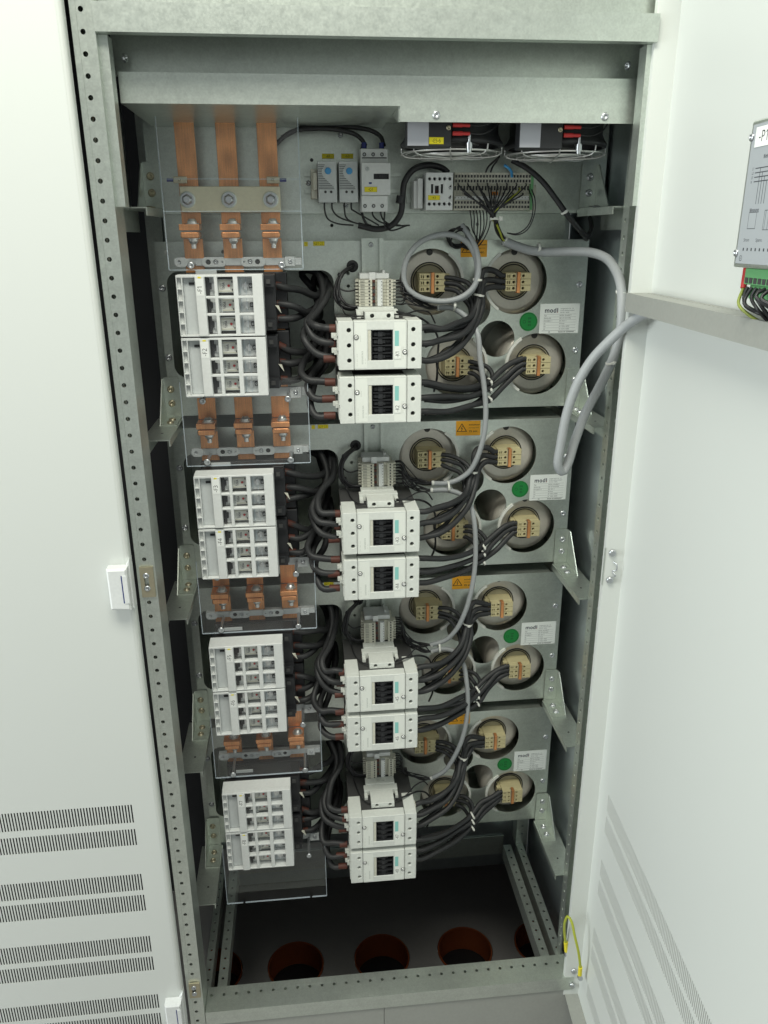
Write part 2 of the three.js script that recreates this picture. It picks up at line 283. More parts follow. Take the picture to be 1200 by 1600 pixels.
const door = thing('cabinet_door', 'open white cabinet door on the right, seen from its inside', 'door', [0.4105, 0, 0]); door.rotation.y = doorTurn;
const dl = (x, y, z) => new THREE.Vector3(x, y, z).applyAxisAngle(new THREE.Vector3(0, 1, 0), doorTurn).add(door.position).toArray();
{
  const rows2 = [[0.619, 0.657], [0.572, 0.609], [0.470, 0.509], [0.424, 0.460], [0.306, 0.344], [0.260, 0.296], [0.16, 0.196]];
  obj('door_sheet', slotted(0, 0.78, 0.105, 1.98, 0.05, 0.70, -0.0022, 0, rows2), m.paint, door);
  obj('hinge_edge', [bx(-0.0015, 0.0, 0.105, 1.98, 0.0, 0.031), bx(-0.012, -0.0015, 0.118, 1.98, 0.0300, 0.0315)], m.paint, door);
  obj('bottom_edge', bx(0.0, 0.78, 0.105, 0.1065, 0.0002, 0.028), m.greyPaint, door);
  obj('top_edge', bx(0.0, 0.78, 1.9785, 1.98, 0.0002, 0.028), m.paint, door);
  const holes = Array.from({ length: 60 }, (_, i) => rect(0.012 + i * 0.0125, 0.018 + i * 0.0125, 0.008, 0.011, 0, true));
  const rail = obj('stiffener_rail', [bx(-0.003, 0.78, 1.505, 1.532, 0.035, 0.0365), ext(rect(-0.003, 0.78, 0.002, 0.035), 0, 0.0015, holes).rotateX(-Math.PI / 2).applyMatrix4(new THREE.Matrix4().makeScale(1, 1, 1)).rotateX(Math.PI).translate(0, 1.532, 0), bx(-0.003, 0.78, 1.505, 1.5065, 0.004, 0.035)], m.greyPaint, door);
  for (const y of [1.111, 1.061]) obj('hinge_bolt', [screw(0.002, y, 0.02, 0.0062, [1, 0, 0.2]), cyl(0.0045, [0.0, y, 0.02], [0.006, y, 0.0208], 6)], m.zinc, door);
  obj('spring_clip', tube([[0.002, 1.095, 0.017], [0.008, 1.092, 0.013], [0.008, 1.082, 0.013], [0.003, 1.078, 0.018], [0.008, 1.072, 0.013], [0.003, 1.068, 0.016]], 0.0012), m.zinc, door);
  obj('hinge_plate', bx(-0.001, 0.0008, 1.052, 1.12, 0.0317, 0.033), m.galv, door);
  for (const y of [0.173, 0.133]) obj('hinge_bolt', [screw(0.002, y, 0.014, 0.006, [1, 0, 0.2]), cyl(0.0045, [0.0, y, 0.014], [0.006, y, 0.0148], 6)], m.zinc, door);
  // controller on the door
  const c = thing('power_factor_controller', 'grey controller box tagged -P1 mounted inside the open door', 'controller', door.position.toArray()); c.rotation.y = doorTurn;
  const face = drawn(512, 512, (x, w, h) => {
    x.fillStyle = '#a4a9ad'; x.fillRect(0, 0, w, h); x.strokeStyle = '#2a2d33'; x.fillStyle = '#2a2d33';
    for (let i = 0; i < 4; i++) { x.lineWidth = 3; x.beginPath(); x.moveTo(60, 160 + i * 16); x.lineTo(480, 160 + i * 16); x.stroke(); text(x, ['L1', 'L2', 'L3', 'N'][i], 36, 165 + i * 16, 14); }
    for (let i = 0; i < 4; i++) { x.beginPath(); x.moveTo(100 + i * 20, 160 + i * 16); x.lineTo(100 + i * 20, 290); x.stroke(); }
    for (let i = 0; i < 8; i++) { x.lineWidth = 2; x.beginPath(); x.moveTo(210 + i * 30, 215); x.lineTo(210 + i * 30, 300); x.stroke(); }
    text(x, 'Netz', 110, 128, 20, 'sans-serif', '#2a2d33', 'bold'); text(x, 'Relais', 240, 128, 20, 'sans-serif', '#2a2d33', 'bold');
    x.strokeRect(60, 320, 60, 60); text(x, 'Messung', 60, 318, 17, 'sans-serif', '#2a2d33', 'bold'); x.strokeRect(180, 315, 200, 70); for (let i = 0; i < 9; i++) { x.beginPath(); x.moveTo(190 + i * 22, 315); x.lineTo(190 + i * 22, 385); x.stroke(); }
    for (let i = 0; i < 14; i++) x.fillRect(48 + i * 32, 452, 9, 11); for (let i = 0; i < 5; i++) text(x, ['Strom', 'Spann.', 'Alarm', 'Relais', 'Bus'][i], 44 + i * 96, 428, 17);
    x.lineWidth = 2; x.beginPath(); x.arc(40, 492, 10, 0, 7); x.stroke(); text(x, 'PE', 34, 496, 9);
  });
  obj('housing', bx(0.362, 0.505, 1.582, 1.719, 0.0005, 0.049, 0.002), m.galv, c);
  obj('face_print', flat(0.3665, 0.501, 1.586, 1.715, 0.0492), face, c);
  obj('device_tag', flat(0.374, 0.408, 1.694, 1.712, 0.0496), drawn(200, 110, (x, w, h) => { x.fillStyle = '#eef0ec'; x.fillRect(0, 0, w, h); text(x, '-P1', w / 2, 82, 82, 'sans-serif', '#15181c', '', 'center'); }), c);
  obj('screw', screw(0.3665, 1.704, 0.0494, 0.004), m.zinc, c); obj('screw', screw(0.3665, 1.596, 0.0494, 0.004), m.zinc, c);
  obj('earth_bolt', hexBolt([0.362, 1.588, 0.03], [-1, 0, 0.1], 0.005, 0.005, 0.008), m.zinc, c);
  const plug = obj('terminal_plug', [bx(0.376, 0.505, 1.5655, 1.5815, 0.01, 0.042, 0.001), bx(0.378, 0.505, 1.551, 1.565, 0.008, 0.036, 0.001)], m.green, c);
  for (let i = 0; i < 14; i++) obj('plug_clamp', bx(0.379 + i * 0.009, 0.3855 + i * 0.009, 1.567, 1.5725, 0.042, 0.0425), m.darkGrey, plug);
  for (let i = 0; i < 13; i++) { const x = 0.383 + i * 0.009; obj('wire', tube([[x, 1.563, 0.04], [x + jit(0.002), 1.556 + jit(0.002), 0.046 + jit(0.004)], [x + 0.008 + jit(0.007), 1.546 + jit(0.003), 0.042 + jit(0.006)], [x + 0.022 + jit(0.012), 1.532, 0.026 + jit(0.006)], [x + 0.03 + jit(0.012), 1.516, 0.02]], 0.0019, 18, 6), m.wire, c); }
  const ew = thing('earth_wire', 'yellow-green earth wire with red crimp lug hanging from the controller box', 'wire', door.position.toArray()); ew.rotation.y = doorTurn;
  obj('crimp_sleeve', cyl(0.0036, [0.3625, 1.582, 0.034], [0.369, 1.561, 0.038], 10, 0.003), m.red, ew);
  obj('wire', tube([[0.369, 1.561, 0.038], [0.378, 1.546, 0.045], [0.390, 1.537, 0.040], [0.402, 1.526, 0.024]], 0.0017, 20, 6), M({ color: rgb(0.24, 0.29, 0.05), roughness: 0.5 }), ew);
}
{ // earth strap at the foot of the door
  const e = thing('earth_strap', 'yellow-green earth strap looping from the cabinet foot to the door', 'wire');
  obj('wire', tube([[.3755,.2447,-.005], [.3683,.2836,0], [.3637,.3201,.01], [.366,.3416,.018], [.3707,.3353,.025], [.3758,.3093,.035], [.3841,.2728,.042], [.3914,.2312,.042]], 0.0027, 40, 8), m.earth, e);
  each('crimp_sleeve', [cyl(0.0042, [.3753,.2482,-.005], [.3797,.22,-.008], 10), cyl(0.0042, [.3912,.2329,.042], [.3935,.2056,.038], 10)], m.yellow, e);
  obj('lug', [cyl(0.005, [.3809,.2124,-.01], [.3805,.2105,-.004], 10), cyl(0.0035, [.3797,.22,-.008], [.3856,.1866,-.012], 8), cyl(0.005, [.394,.1997,.036], [.3929,.2042,.044], 10)], m.zinc, e);
}

// ---------------------------------------------------------------- the four capacitor units
const NTH = ['topmost', 'second', 'third', 'lowest'];
const HOLES = [[0.1224, 1.535, 1], [0.2800, 1.5344, -1], [0.172, 1.384, 1], [0.3268, 1.3829, -1]];
const LOC = ['upper left', 'upper right', 'lower left', 'lower right'];

function namePlate() {
  return drawn(512, 360, (x, w, h) => {
    x.fillStyle = '#dfe4e0'; x.fillRect(0, 0, w, h); text(x, 'modl', 56, 108, 74, 'sans-serif', '#1b1d33', 'bold'); text(x, '.', 218, 108, 60, 'sans-serif', '#b03030', 'bold');
    ['Langenzenn Str. 14', '91452 Wilhermsdorf', '09102 / 9050'].forEach((s, i) => text(x, s, 262, 66 + i * 24, 20, 'sans-serif', '#50545c'));
    const L = [['Typ', 'MODL 50-400/7'], ['Serien-Nr.', 'MC 07 0107/05'], ['EN 60831-1', 'IEC 831-1'], ['Qc', '50 kvar'], ['Un', 'AC 50Hz 400V'], ['Ui', 'AC 50Hz 440V']];
    L.forEach((r, i) => { x.fillStyle = '#6b7076'; x.fillRect(52, 126 + i * 33, 420, 2); text(x, r[0], 54, 150 + i * 33, 22, 'sans-serif', '#34373d'); text(x, r[1], 256, 150 + i * 33, 22, 'sans-serif', '#34373d'); });
    x.fillRect(36, 326, 440, 3); text(x, 'CE', 120, 350, 20, 'sans-serif', '#22252b', 'bold'); text(x, 'MADE IN GERMANY', 250, 350, 22, 'sans-serif', '#22252b', 'bold');
  });
}
const warnTag = drawn(320, 220, (x, w, h) => {
  x.fillStyle = '#f8b022'; x.fillRect(0, 0, w, h); x.strokeStyle = '#2a2011'; x.lineWidth = 9; x.beginPath(); x.moveTo(76, 44); x.lineTo(138, 158); x.lineTo(14, 158); x.closePath(); x.stroke();
  x.lineWidth = 7; x.beginPath(); x.moveTo(84, 78); x.lineTo(66, 114); x.lineTo(84, 114); x.lineTo(70, 148); x.stroke();
  text(x, 'Entladezeit', 166, 70, 27, 'sans-serif', '#4a3410', 'bold'); text(x, 'Discharge time', 166, 112, 20, 'sans-serif', '#4a3410'); text(x, '75 sec.', 166, 172, 40, 'sans-serif', '#3a2a0c', 'bold');
});
const greenTag = drawn(256, 256, (x, w, h) => { x.fillStyle = '#0f7a35'; x.fillRect(0, 0, w, h); x.strokeStyle = '#0a4d22'; x.lineWidth = 7; x.beginPath(); x.arc(128, 128, 112, 0, 7); x.stroke(); ['OK', '06', '03'].forEach((s, i) => text(x, s, 142, 96 + i * 46, 40, 'sans-serif', '#08351a', 'bold', 'center')); x.beginPath(); x.arc(70, 128, 20, 0, 7); x.stroke(); });
const plateLabel = namePlate(), lineTag = smallTag('L21-23');
const insideHole = (k) => HOLES[k];

function mountingPlate() {
  const t = thing('mounting_plate', 'topmost galvanized capacitor mounting plate with round cutouts, behind -K1 and -K2', 'mounting plate');
  const holes = HOLES.map(([x, y]) => circ(x, y, 0.058)); holes.push(circ(0.2487, 1.4316, 0.0335), circ(0.2005, 1.488, 0.0335));
  holes.push(rect(-0.347, -0.054, 1.372, 1.5575, 0.022, true));
  for (const [x, y] of [[-0.028, 1.552], [-0.028, 1.530], [-0.246, 1.590], [-0.158, 1.588], [0.2, 1.60]]) holes.push(circ(x, y, 0.003));
  obj('sheet', ext(rect(-0.362, 0.4125, 1.3015, 1.607), -0.292, -0.29, holes, 28), m.galv, t);
  obj('top_fold', [bx(-0.362, 0.385, 1.605, 1.607, -0.47, -0.292)], m.galv, t); obj('bottom_fold', bx(-0.3595, 0.41, 1.3015, 1.3035, -0.47, -0.292), m.galv, t); obj('rear_sheet', bx(-0.3595, 0.41, 1.3036, 1.6049, -0.472, -0.4705), m.galv, t);  // folds deepened, bottom and back added to keep the cutouts dark
  each('side_fold', [bx(0.4105, 0.4125, 1.3015, 1.6045, -0.47, -0.292), bx(-0.362, -0.36, 1.3015, 1.6045, -0.47, -0.292)], m.galv, t);
  for (const [x, y] of [[0.400, 1.528], [0.401, 1.408], [-0.355, 1.530], [-0.3555, 1.409]]) obj('screw', screw(x, y, -0.29, 0.0062), m.zinc, t);
  obj('hole_plug', lathe([[0.0042, 0], [0.004, 0.0012], [0, 0.0016]], 12, [-0.343, 1.589, -0.29]), m.nylon, t);
  for (let k = 0; k < 4; k++) { // white edge protection on the side where the wires leave
    const [x, y, s] = HOLES[k], pts = []; for (let i = 0; i <= 14; i++) { const a = (s > 0 ? 0 : Math.PI) + (i / 14 - 0.5) * 1.95 + (s > 0 ? 0.05 : -0.0); pts.push([x + Math.cos(a) * 0.0575, y + Math.sin(a) * 0.0575, -0.2895]); }
    const sh = new THREE.Shape(); const a0 = (s > 0 ? -1.0 : Math.PI - 1.0), a1 = a0 + 2.0; sh.absarc(x, y, 0.0605, a0, a1, false); sh.absarc(x, y, 0.0555, a1, a0, true);
    obj('edge_strip', ext(sh, -0.2945, -0.2872, [], 16), m.nylon, t);
  }
  obj('mounting_rail', [bx(-0.004, 0.002, 1.29, 1.611, -0.2805, -0.279), bx(0.029, 0.035, 1.29, 1.611, -0.2805, -0.279), bx(0.002, 0.0035, 1.29, 1.611, -0.2898, -0.279), bx(0.0275, 0.029, 1.29, 1.611, -0.2898, -0.279), bx(0.0035, 0.0275, 1.29, 1.611, -0.2898, -0.2885)], m.galv, t);
  obj('screw', screw(0.0135, 1.600, -0.2885, 0.0045), m.zinc, t);
  obj('grommet', lathe([[0.006, 0.003], [0.0085, 0.003], [0.0105, 0.001], [0.0105, 0], [0.0, 0], [0.0001, 0.0005], [0.006, 0.0005], [0.006, 0.003]], 18, [-0.020, 1.564, -0.29]), m.black, t);
  obj('rating_plate', flat(0.328, 0.4035, 1.4395, 1.4935, -0.2896), plateLabel, t, 'white rating label printed modl');
  const gs = new THREE.CircleGeometry(0.0172, 28).translate(0.3083, 1.462, -0.2895); gs.userData.keep = true; obj('round_sticker', gs, greenTag, t, 'round green test sticker');
  obj('warning_sticker', flat(0.1765, 0.2245, 1.5765, 1.6095 - 0.004, -0.2894), warnTag, t, 'orange high voltage warning sticker reading 75 sec.');
  obj('yellow_tag', flat(-0.0895, -0.0695, 1.5995, 1.607, -0.2895), lineTag, t); obj('yellow_tag', flat(-0.103, -0.0965, 1.5995, 1.607, -0.2895), m.yellow, t);
  return t;
}
function bracket(s) { // s = -1 left, 1 right: folded channel from the front corner to the plate, with a gusset
  const t = thing('support_bracket', 'x', 'bracket'), X = (x) => s < 0 ? x : 0.0465 - x, xo = X(-0.3845), xi = X(-0.338), B = (a, b, ...r) => bx(Math.min(a, b), Math.max(a, b), ...r);
  obj('channel', [B(xo, xi, 1.2965, 1.2985, -0.286, -0.118), B(xo, xo - s * 0.002, 1.2965 - 0.033, 1.2965, -0.286, -0.118), B(xi, xi + s * 0.002, 1.2965 - 0.010, 1.2965, -0.286, -0.118)], m.galv, t);
  const g = obj('gusset', [ext(rect(Math.min(X(-0.369), X(-0.3415)), Math.max(X(-0.369), X(-0.3415)), 1.2987, 1.374, 0.003), -0.2878, -0.286), ext(poly([[0.218, 1.2989], [0.2855, 1.2989], [0.2855, 1.372], [0.279, 1.372]]), 0, 0.0018).rotateY(Math.PI / 2).translate(X(-0.369) - (s > 0 ? 0 : 0.0018), 0, 0), B(X(-0.369), X(-0.3415), 1.2987, 1.3005, -0.2855, -0.218)], m.galv, t);
  for (const y of [1.352, 1.326]) obj('screw', screw(X(-0.357), y, -0.286, 0.0066), s < 0 ? m.brass : m.zinc, g);
  for (const z of [-0.262, -0.238]) obj('screw', screw(X(-0.355), 1.3005, z, 0.0066, [0, 1, 0]), s < 0 ? m.brass : m.zinc, g);
  obj('slot_bolt', screw(xo - s * 0.002, 1.28, -0.128, 0.0045, [-s, 0, 0]), m.zinc, t);
  obj('pilot_hole', cyl(0.0022, [X(-0.358), 1.2984, -0.165], [X(-0.358), 1.2987, -0.165], 10), m.black, t);
  return t;
}
function capacitor(k) {
  const [x, y, s] = HOLES[k];
  const t = thing('capacitor', 'x', 'capacitor', [x, y, -0.312]);
  obj('can', lathe([[0.034, -0.0015], [0.0490, -0.0005], [0.0535, -0.0015], [0.0575, -0.0040], [0.0608, -0.0080], [0.0630, -0.0130], [0.0640, -0.0190], [0.0632, -0.0230], [0.0645, -0.0270], [0.0655, -0.0320], [0.0655, -0.156], [0, -0.156]], 52, [0, 0, 0]), m.can, t);
  obj('seal_ring', [lathe([[0.0285, -0.002], [0.0292, 0.0006], [0.0300, 0.0006], [0.0308, -0.002]], 36, [0, 0, 0]), lathe([[0.0325, -0.002], [0.0332, 0.001], [0.0340, 0.001], [0.0348, -0.002]], 36, [0, 0, 0])], m.black, t);
  obj('end_cap', lathe([[0.0326, -0.0012], [0.0283, -0.0012], [0.028, -0.003], [0.0, -0.003]], 32, [0, 0, 0]), m.resin, t);
  obj('vent_tab', lathe([[0.006, 0], [0.0055, 0.001], [0.002, 0.0014], [0, 0.0006]], 12, [0.0, 0.0515, -0.0004]), m.darkGrey, t);
  const b = obj('terminal_block', [bx(-0.024, 0.0235, -0.0165, 0.0165, -0.003, 0.027, 0.001), bx(-0.030 * (s < 0 ? 1 : -1), (s < 0 ? -0.0235 : 0.024), -0.0145, 0.0145, 0.0, 0.017, 0.001)], m.beige, t);
  for (let r = -1; r <= 1; r++) for (const [a, c] of [[-0.0235, -0.004], [0.004, 0.023]]) { // six clamps, recessed screw wells
    const fx = a < 0 ? -0.0085 : 0.009;
    obj('clamp', ext(rect(a, c, r * 0.0108 - 0.0050, r * 0.0108 + 0.0050), 0.0272, 0.038, [circ(fx, r * 0.0108, 0.0026), rect(a + 0.0025, a + 0.0045, r * 0.0108 - 0.003, r * 0.0108 + 0.002, 0, true), rect(a + 0.006, a + 0.008, r * 0.0108 - 0.003, r * 0.0108 + 0.002, 0, true)].slice(0, a < 0 ? 3 : 1), 10), m.beige, b);
    obj('clamp_screw', cyl(0.0026, [fx, r * 0.0108, 0.027], [fx, r * 0.0108, 0.0275], 10), m.black, b);
  }
  obj('contact_fin', bx(-0.0028, 0.0032, -0.019, 0.0175, 0.027, 0.0405, 0.0006), m.copper, t);
  obj('contact_fin', bx(-0.0052, -0.0038, -0.0165, 0.0165, 0.027, 0.039), m.resin, t);
  each('wire_guide', [-1, 0, 1].map((r) => bx(s < 0 ? -0.0335 : 0.0235, s < 0 ? -0.0245 : 0.033, r * 0.0108 - 0.0045, r * 0.0108 + 0.0042, 0.014, 0.024)), m.beige, t);
  return t;
}
function terminalStrip() {
  const t = thing('terminal_strip', 'x', 'terminal strip');
  obj('end_clamp', [bx(-0.011, 0.040, 1.5445, 1.5535, -0.279, -0.238, 0.0008), bx(0.005, 0.016, 1.543, 1.5555, -0.238, -0.232, 0.0006), bx(0.03, 0.034, 1.5535, 1.558, -0.277, -0.25)], m.white, t);
  for (let i = 0; i < 8; i++) {
    const y0 = 1.5385 - i * 0.0056, y1 = y0 + 0.0051;
    const b = obj('terminal', [ext(poly([[0.279, y0], [0.279, y1], [0.25, y1], [0.25, y0]]), 0, 0.062).rotateY(Math.PI / 2).translate(-0.016, 0, 0), bx(-0.0135, 0.0095, y0, y1, -0.25, -0.225, 0.0004), bx(0.035, 0.046, y0, y1, -0.25, -0.228, 0.0004), bx(0.0095, 0.035, y0, y1, -0.25, -0.234), bx(0.046, 0.0515, y0 + 0.001, y1 - 0.001, -0.25, -0.236), bx(-0.0185, -0.0135, y0 + 0.001, y1 - 0.001, -0.262, -0.24)], m.term, t);
    stuff(obj('screw_well', [cyl(0.0017, [0.0045, y0 + 0.0026, -0.226], [0.0045, y0 + 0.0026, -0.2247], 8), cyl(0.0017, [0.0405, y0 + 0.0026, -0.229], [0.0405, y0 + 0.0026, -0.2277], 8), bx(-0.011, -0.0035, y0 + 0.001, y0 + 0.0016, -0.2249, -0.2246), bx(-0.011, -0.0035, y0 + 0.0032, y0 + 0.0038, -0.2249, -0.2246)], m.darkGrey, b));
    obj('jumper', [bx(0.0097, 0.015, y0 + 0.0005, y1 - 0.0005, -0.234, -0.2285)], i % 2 ? m.darkGrey : m.brown, b);
  }
  obj('marker_strip', [bx(0.0185, 0.0275, 1.4994, 1.5436, -0.234, -0.2255, 0.0005)], m.white, t);
  stuff(obj('marker_print', Array.from({ length: 8 }, (_, i) => bx(0.0255, 0.0265, 1.5395 - i * 0.0056, 1.5412 - i * 0.0056, -0.2256, -0.2253)), m.darkGrey, t));
  return t;
}
const kTag = [], fTag = []; for (let i = 1; i <= 8; i++) { kTag.push(upTag('-K' + i)); fTag.push(upTag('-F' + i, '#eceeec')); }
const printL = drawn(128, 352, (x, w, h) => { x.fillStyle = '#e3e6df'; x.fillRect(0, 0, w, h); x.save(); x.translate(60, 240); x.rotate(-Math.PI / 2); text(x, 'SIEMENS', -84, 26, 25, 'sans-serif', '#b9beb7', 'bold'); text(x, 'SIRIUS', 92, 4, 16, 'sans-serif', '#c2c6bf'); text(x, '1L1  3L2  5L3', -100, -36, 17, 'sans-serif', '#bfc4bc'); text(x, 'A1  A2', -80, 54, 15, 'sans-serif', '#bfc4bc'); x.restore(); }, 0.45);
const printR = drawn(128, 352, (x, w, h) => { x.fillStyle = '#e3e6df'; x.fillRect(0, 0, w, h); x.save(); x.translate(84, 300); x.rotate(-Math.PI / 2); text(x, '3RT1044-1AP04', 40, -34, 18, 'sans-serif', '#bfc4bc'); text(x, '2T1  4T2  6T3', 10, 24, 17, 'sans-serif', '#c2c6bf'); x.restore(); }, 0.45);
const ivoryFlat = m.ivory;

function contactor() {
  const t = thing('contactor', 'x', 'contactor', [0.0135, 1.4455, -0.124]);
  const win = rect(-0.0205, 0.0205, -0.0245, 0.0245, 0, true);
  obj('cover', [ext(rect(-0.0435, 0.0437, -0.0395, 0.0395, 0.002), -0.022, 0, [win], 4, 0.0009)], m.ivory, t);
  const D = obj('drive_insert', [bx(-0.0205, 0.0205, -0.0245, 0.0245, -0.0215, -0.014)], m.black, t);
  for (let i = 0; i < 4; i++) {
    const y = 0.0175 - i * 0.0122;
    obj('slider', [bx(-0.011, 0.0085, y - 0.0034, y + 0.0034, -0.014, -0.006, 0.001), bx(-0.0145, 0.0175, y - 0.0016, y + 0.0016, -0.014, -0.0085), bx(-0.004, 0.004, y - 0.0045, y + 0.0045, -0.014, -0.004, 0.001), bx(-0.0165, -0.0128, y - 0.0048, y + 0.0042, -0.014, -0.007)], m.black, D);
  }
  obj('slider_frame', [bx(-0.0145, 0.0205, 0.0235, 0.0245, -0.014, -0.001), bx(-0.0145, 0.0205, -0.0245, -0.0235, -0.014, -0.001), bx(0.0192, 0.0205, -0.0235, 0.0235, -0.014, -0.001), bx(-0.0152, -0.0142, -0.0245, 0.0245, -0.014, -0.001), [0, 1, 2].map((i) => bx(-0.0142, 0.0192, 0.0105 - i * 0.0122, 0.0119 - i * 0.0122, -0.014, -0.003))], m.black, D);
  obj('insert_edge', bx(-0.0203, -0.0155, -0.0243, 0.0243, -0.014, -0.0008), m.term, t);
  obj('printed_face', flat(-0.0415, -0.0225, -0.0365, 0.0365, 0.00018), printL, t); obj('printed_face', flat(0.0225, 0.0415, -0.0365, 0.0365, 0.00018), printR, t);
  obj('teal_patch', bx(0.0235, 0.0302, -0.002, 0.023, 0.0003, 0.0006), m.teal, t);
  obj('device_tag', flat(0.0225, 0.0335, -0.0225, -0.0015, 0.0011), kTag[0], t, 'white tag reading -K1');
  for (const s of [-1, 1]) {
    const a = s < 0 ? -0.0690 : 0.0445, b = s < 0 ? -0.0442 : 0.0680, hx = s < 0 ? -0.0515 : 0.0545;
    const hs = [0.0245, 0, -0.0245].map((y) => circ(hx, y, 0.0037));
    const c = obj('terminal_cover', [ext(rect(a, b, -0.0395, 0.0392, 0.0012), -0.012, -0.001, hs, 14, 0.0006), bx(a, b, -0.0393, 0.0391, -0.066, -0.012, 0.0006), s < 0 ? [0, 1, 2].map((i) => bx(-0.0705, -0.069, 0.016 - i * 0.0245, 0.034 - i * 0.0245, -0.06, -0.006)) : [bx(0.068, 0.0692, -0.035, 0.034, -0.06, -0.006)]], m.ivory, t);
    each('terminal_screw', [0.0245, 0, -0.0245].map((y) => cyl(0.0037, [hx, y, -0.0118], [hx, y, -0.0112], 14)), m.black, c);
    if (s < 0) for (const y of [0.0125, -0.012]) obj('clamp_tab', [bx(-0.079, -0.0695, y - 0.0042, y + 0.0042, -0.05, -0.036, 0.0008), bx(-0.075, -0.0695, y - 0.006, y + 0.001, -0.036, -0.03)], m.ivory, t);
    else for (const y of [0.0245, 0, -0.0245]) obj('clamp_tab', bx(0.0695, 0.0715, y - 0.004, y + 0.006, -0.05, -0.034), m.term, t);
  }
  obj('body', bx(-0.0685, 0.0675, -0.0385, 0.0375, -0.152, -0.0665), m.darkGrey, t);
  obj('body', bx(-0.0438, 0.0440, -0.0385, 0.0370, -0.0665, -0.0222), m.darkGrey, t);
  for (const [x, y] of [[-0.0398, 0.0135], [0.0402, -0.0115]]) { obj('fixing_screw', screw(x, y, 0.0003, 0.0034), m.silver, t); obj('screw_collar', lathe([[0.0035, 0.0002], [0.0035, 0.0009], [0.0042, 0.0009], [0.0043, 0.0002]], 16, [x, y, 0]), m.darkGrey, t); }
  return t;
}
function auxBlock() {
  const t = thing('auxiliary_switch', 'x', 'switch', [0.0135, 1.4455, -0.124]);
  obj('front_block', [ext(rect(-0.0225, 0.0255, 0.0385, 0.0505, 0.0008), -0.034, -0.026, [circ(-0.011, 0.0445, 0.0036), circ(0.0165, 0.0445, 0.0036)], 14, 0.0005), bx(-0.0225, 0.0255, 0.0385, 0.0503, -0.066, -0.034)], m.ivory, t);
  each('terminal_screw', [cyl(0.0036, [-0.011, 0.0445, -0.0338], [-0.011, 0.0445, -0.033], 12), cyl(0.0036, [0.0165, 0.0445, -0.0338], [0.0165, 0.0445, -0.033], 12)], m.darkGrey, t);
  obj('rear_block', [bx(-0.0345, 0.0365, 0.0382, 0.0512, -0.084, -0.0665, 0.0006), bx(-0.030, 0.032, 0.0382, 0.0535, -0.105, -0.084, 0.0006), bx(-0.0345, -0.0275, 0.0382, 0.0455, -0.0662, -0.052, 0.0006), bx(0.0305, 0.0365, 0.0382, 0.0455, -0.0662, -0.052, 0.0006)], m.ivory, t);
  each('side_notch', [bx(-0.0352, -0.0345, 0.041, 0.047, -0.082, -0.07), bx(0.0365, 0.0372, 0.041, 0.047, -0.082, -0.07), bx(-0.0232, -0.0225, 0.041, 0.049, -0.06, -0.05)], m.darkGrey, t);
  obj('type_label', (() => { const g = new THREE.PlaneGeometry(0.024, 0.011).rotateX(-Math.PI / 2).translate(0.002, 0.0537, -0.0945); g.userData.keep = true; return g; })(), drawn(160, 80, (x, w, h) => { x.fillStyle = '#dfe2da'; x.fillRect(0, 0, w, h); text(x, '13NO 21NC', 10, 34, 26, 'sans-serif', '#6b706a'); text(x, '14NO 22NC', 10, 68, 26, 'sans-serif', '#6b706a'); }), t);
  return t;
}
const fuseFace = drawn(128, 112, (x, w, h) => { x.fillStyle = '#dcdcd4'; x.fillRect(0, 0, w, h); x.fillStyle = '#c4c2b2'; x.fillRect(0, 0, w, 12); x.fillRect(0, h - 14, w, 14); x.save(); x.translate(52, 92); x.rotate(-Math.PI / 2); text(x, '100A', 0, 0, 30, 'sans-serif', '#3c3e42', 'bold'); text(x, 'gG 500V', 2, -26, 16, 'sans-serif', '#5a5c5e'); text(x, 'NH 000', 0, 56, 15, 'sans-serif', '#4a4c4e'); x.restore(); x.fillStyle = '#33353a'; x.fillRect(110, 8, 10, 18); x.fillRect(110, 82, 10, 20); });
const brandFace = drawn(40, 150, (x, w, h) => { x.fillStyle = '#cfd2d0'; x.fillRect(0, 0, w, h); x.save(); x.translate(29, 146); x.rotate(-Math.PI / 2); text(x, 'SIEMENS', 0, 0, 31, 'sans-serif', '#34373c', 'bold'); x.restore(); });
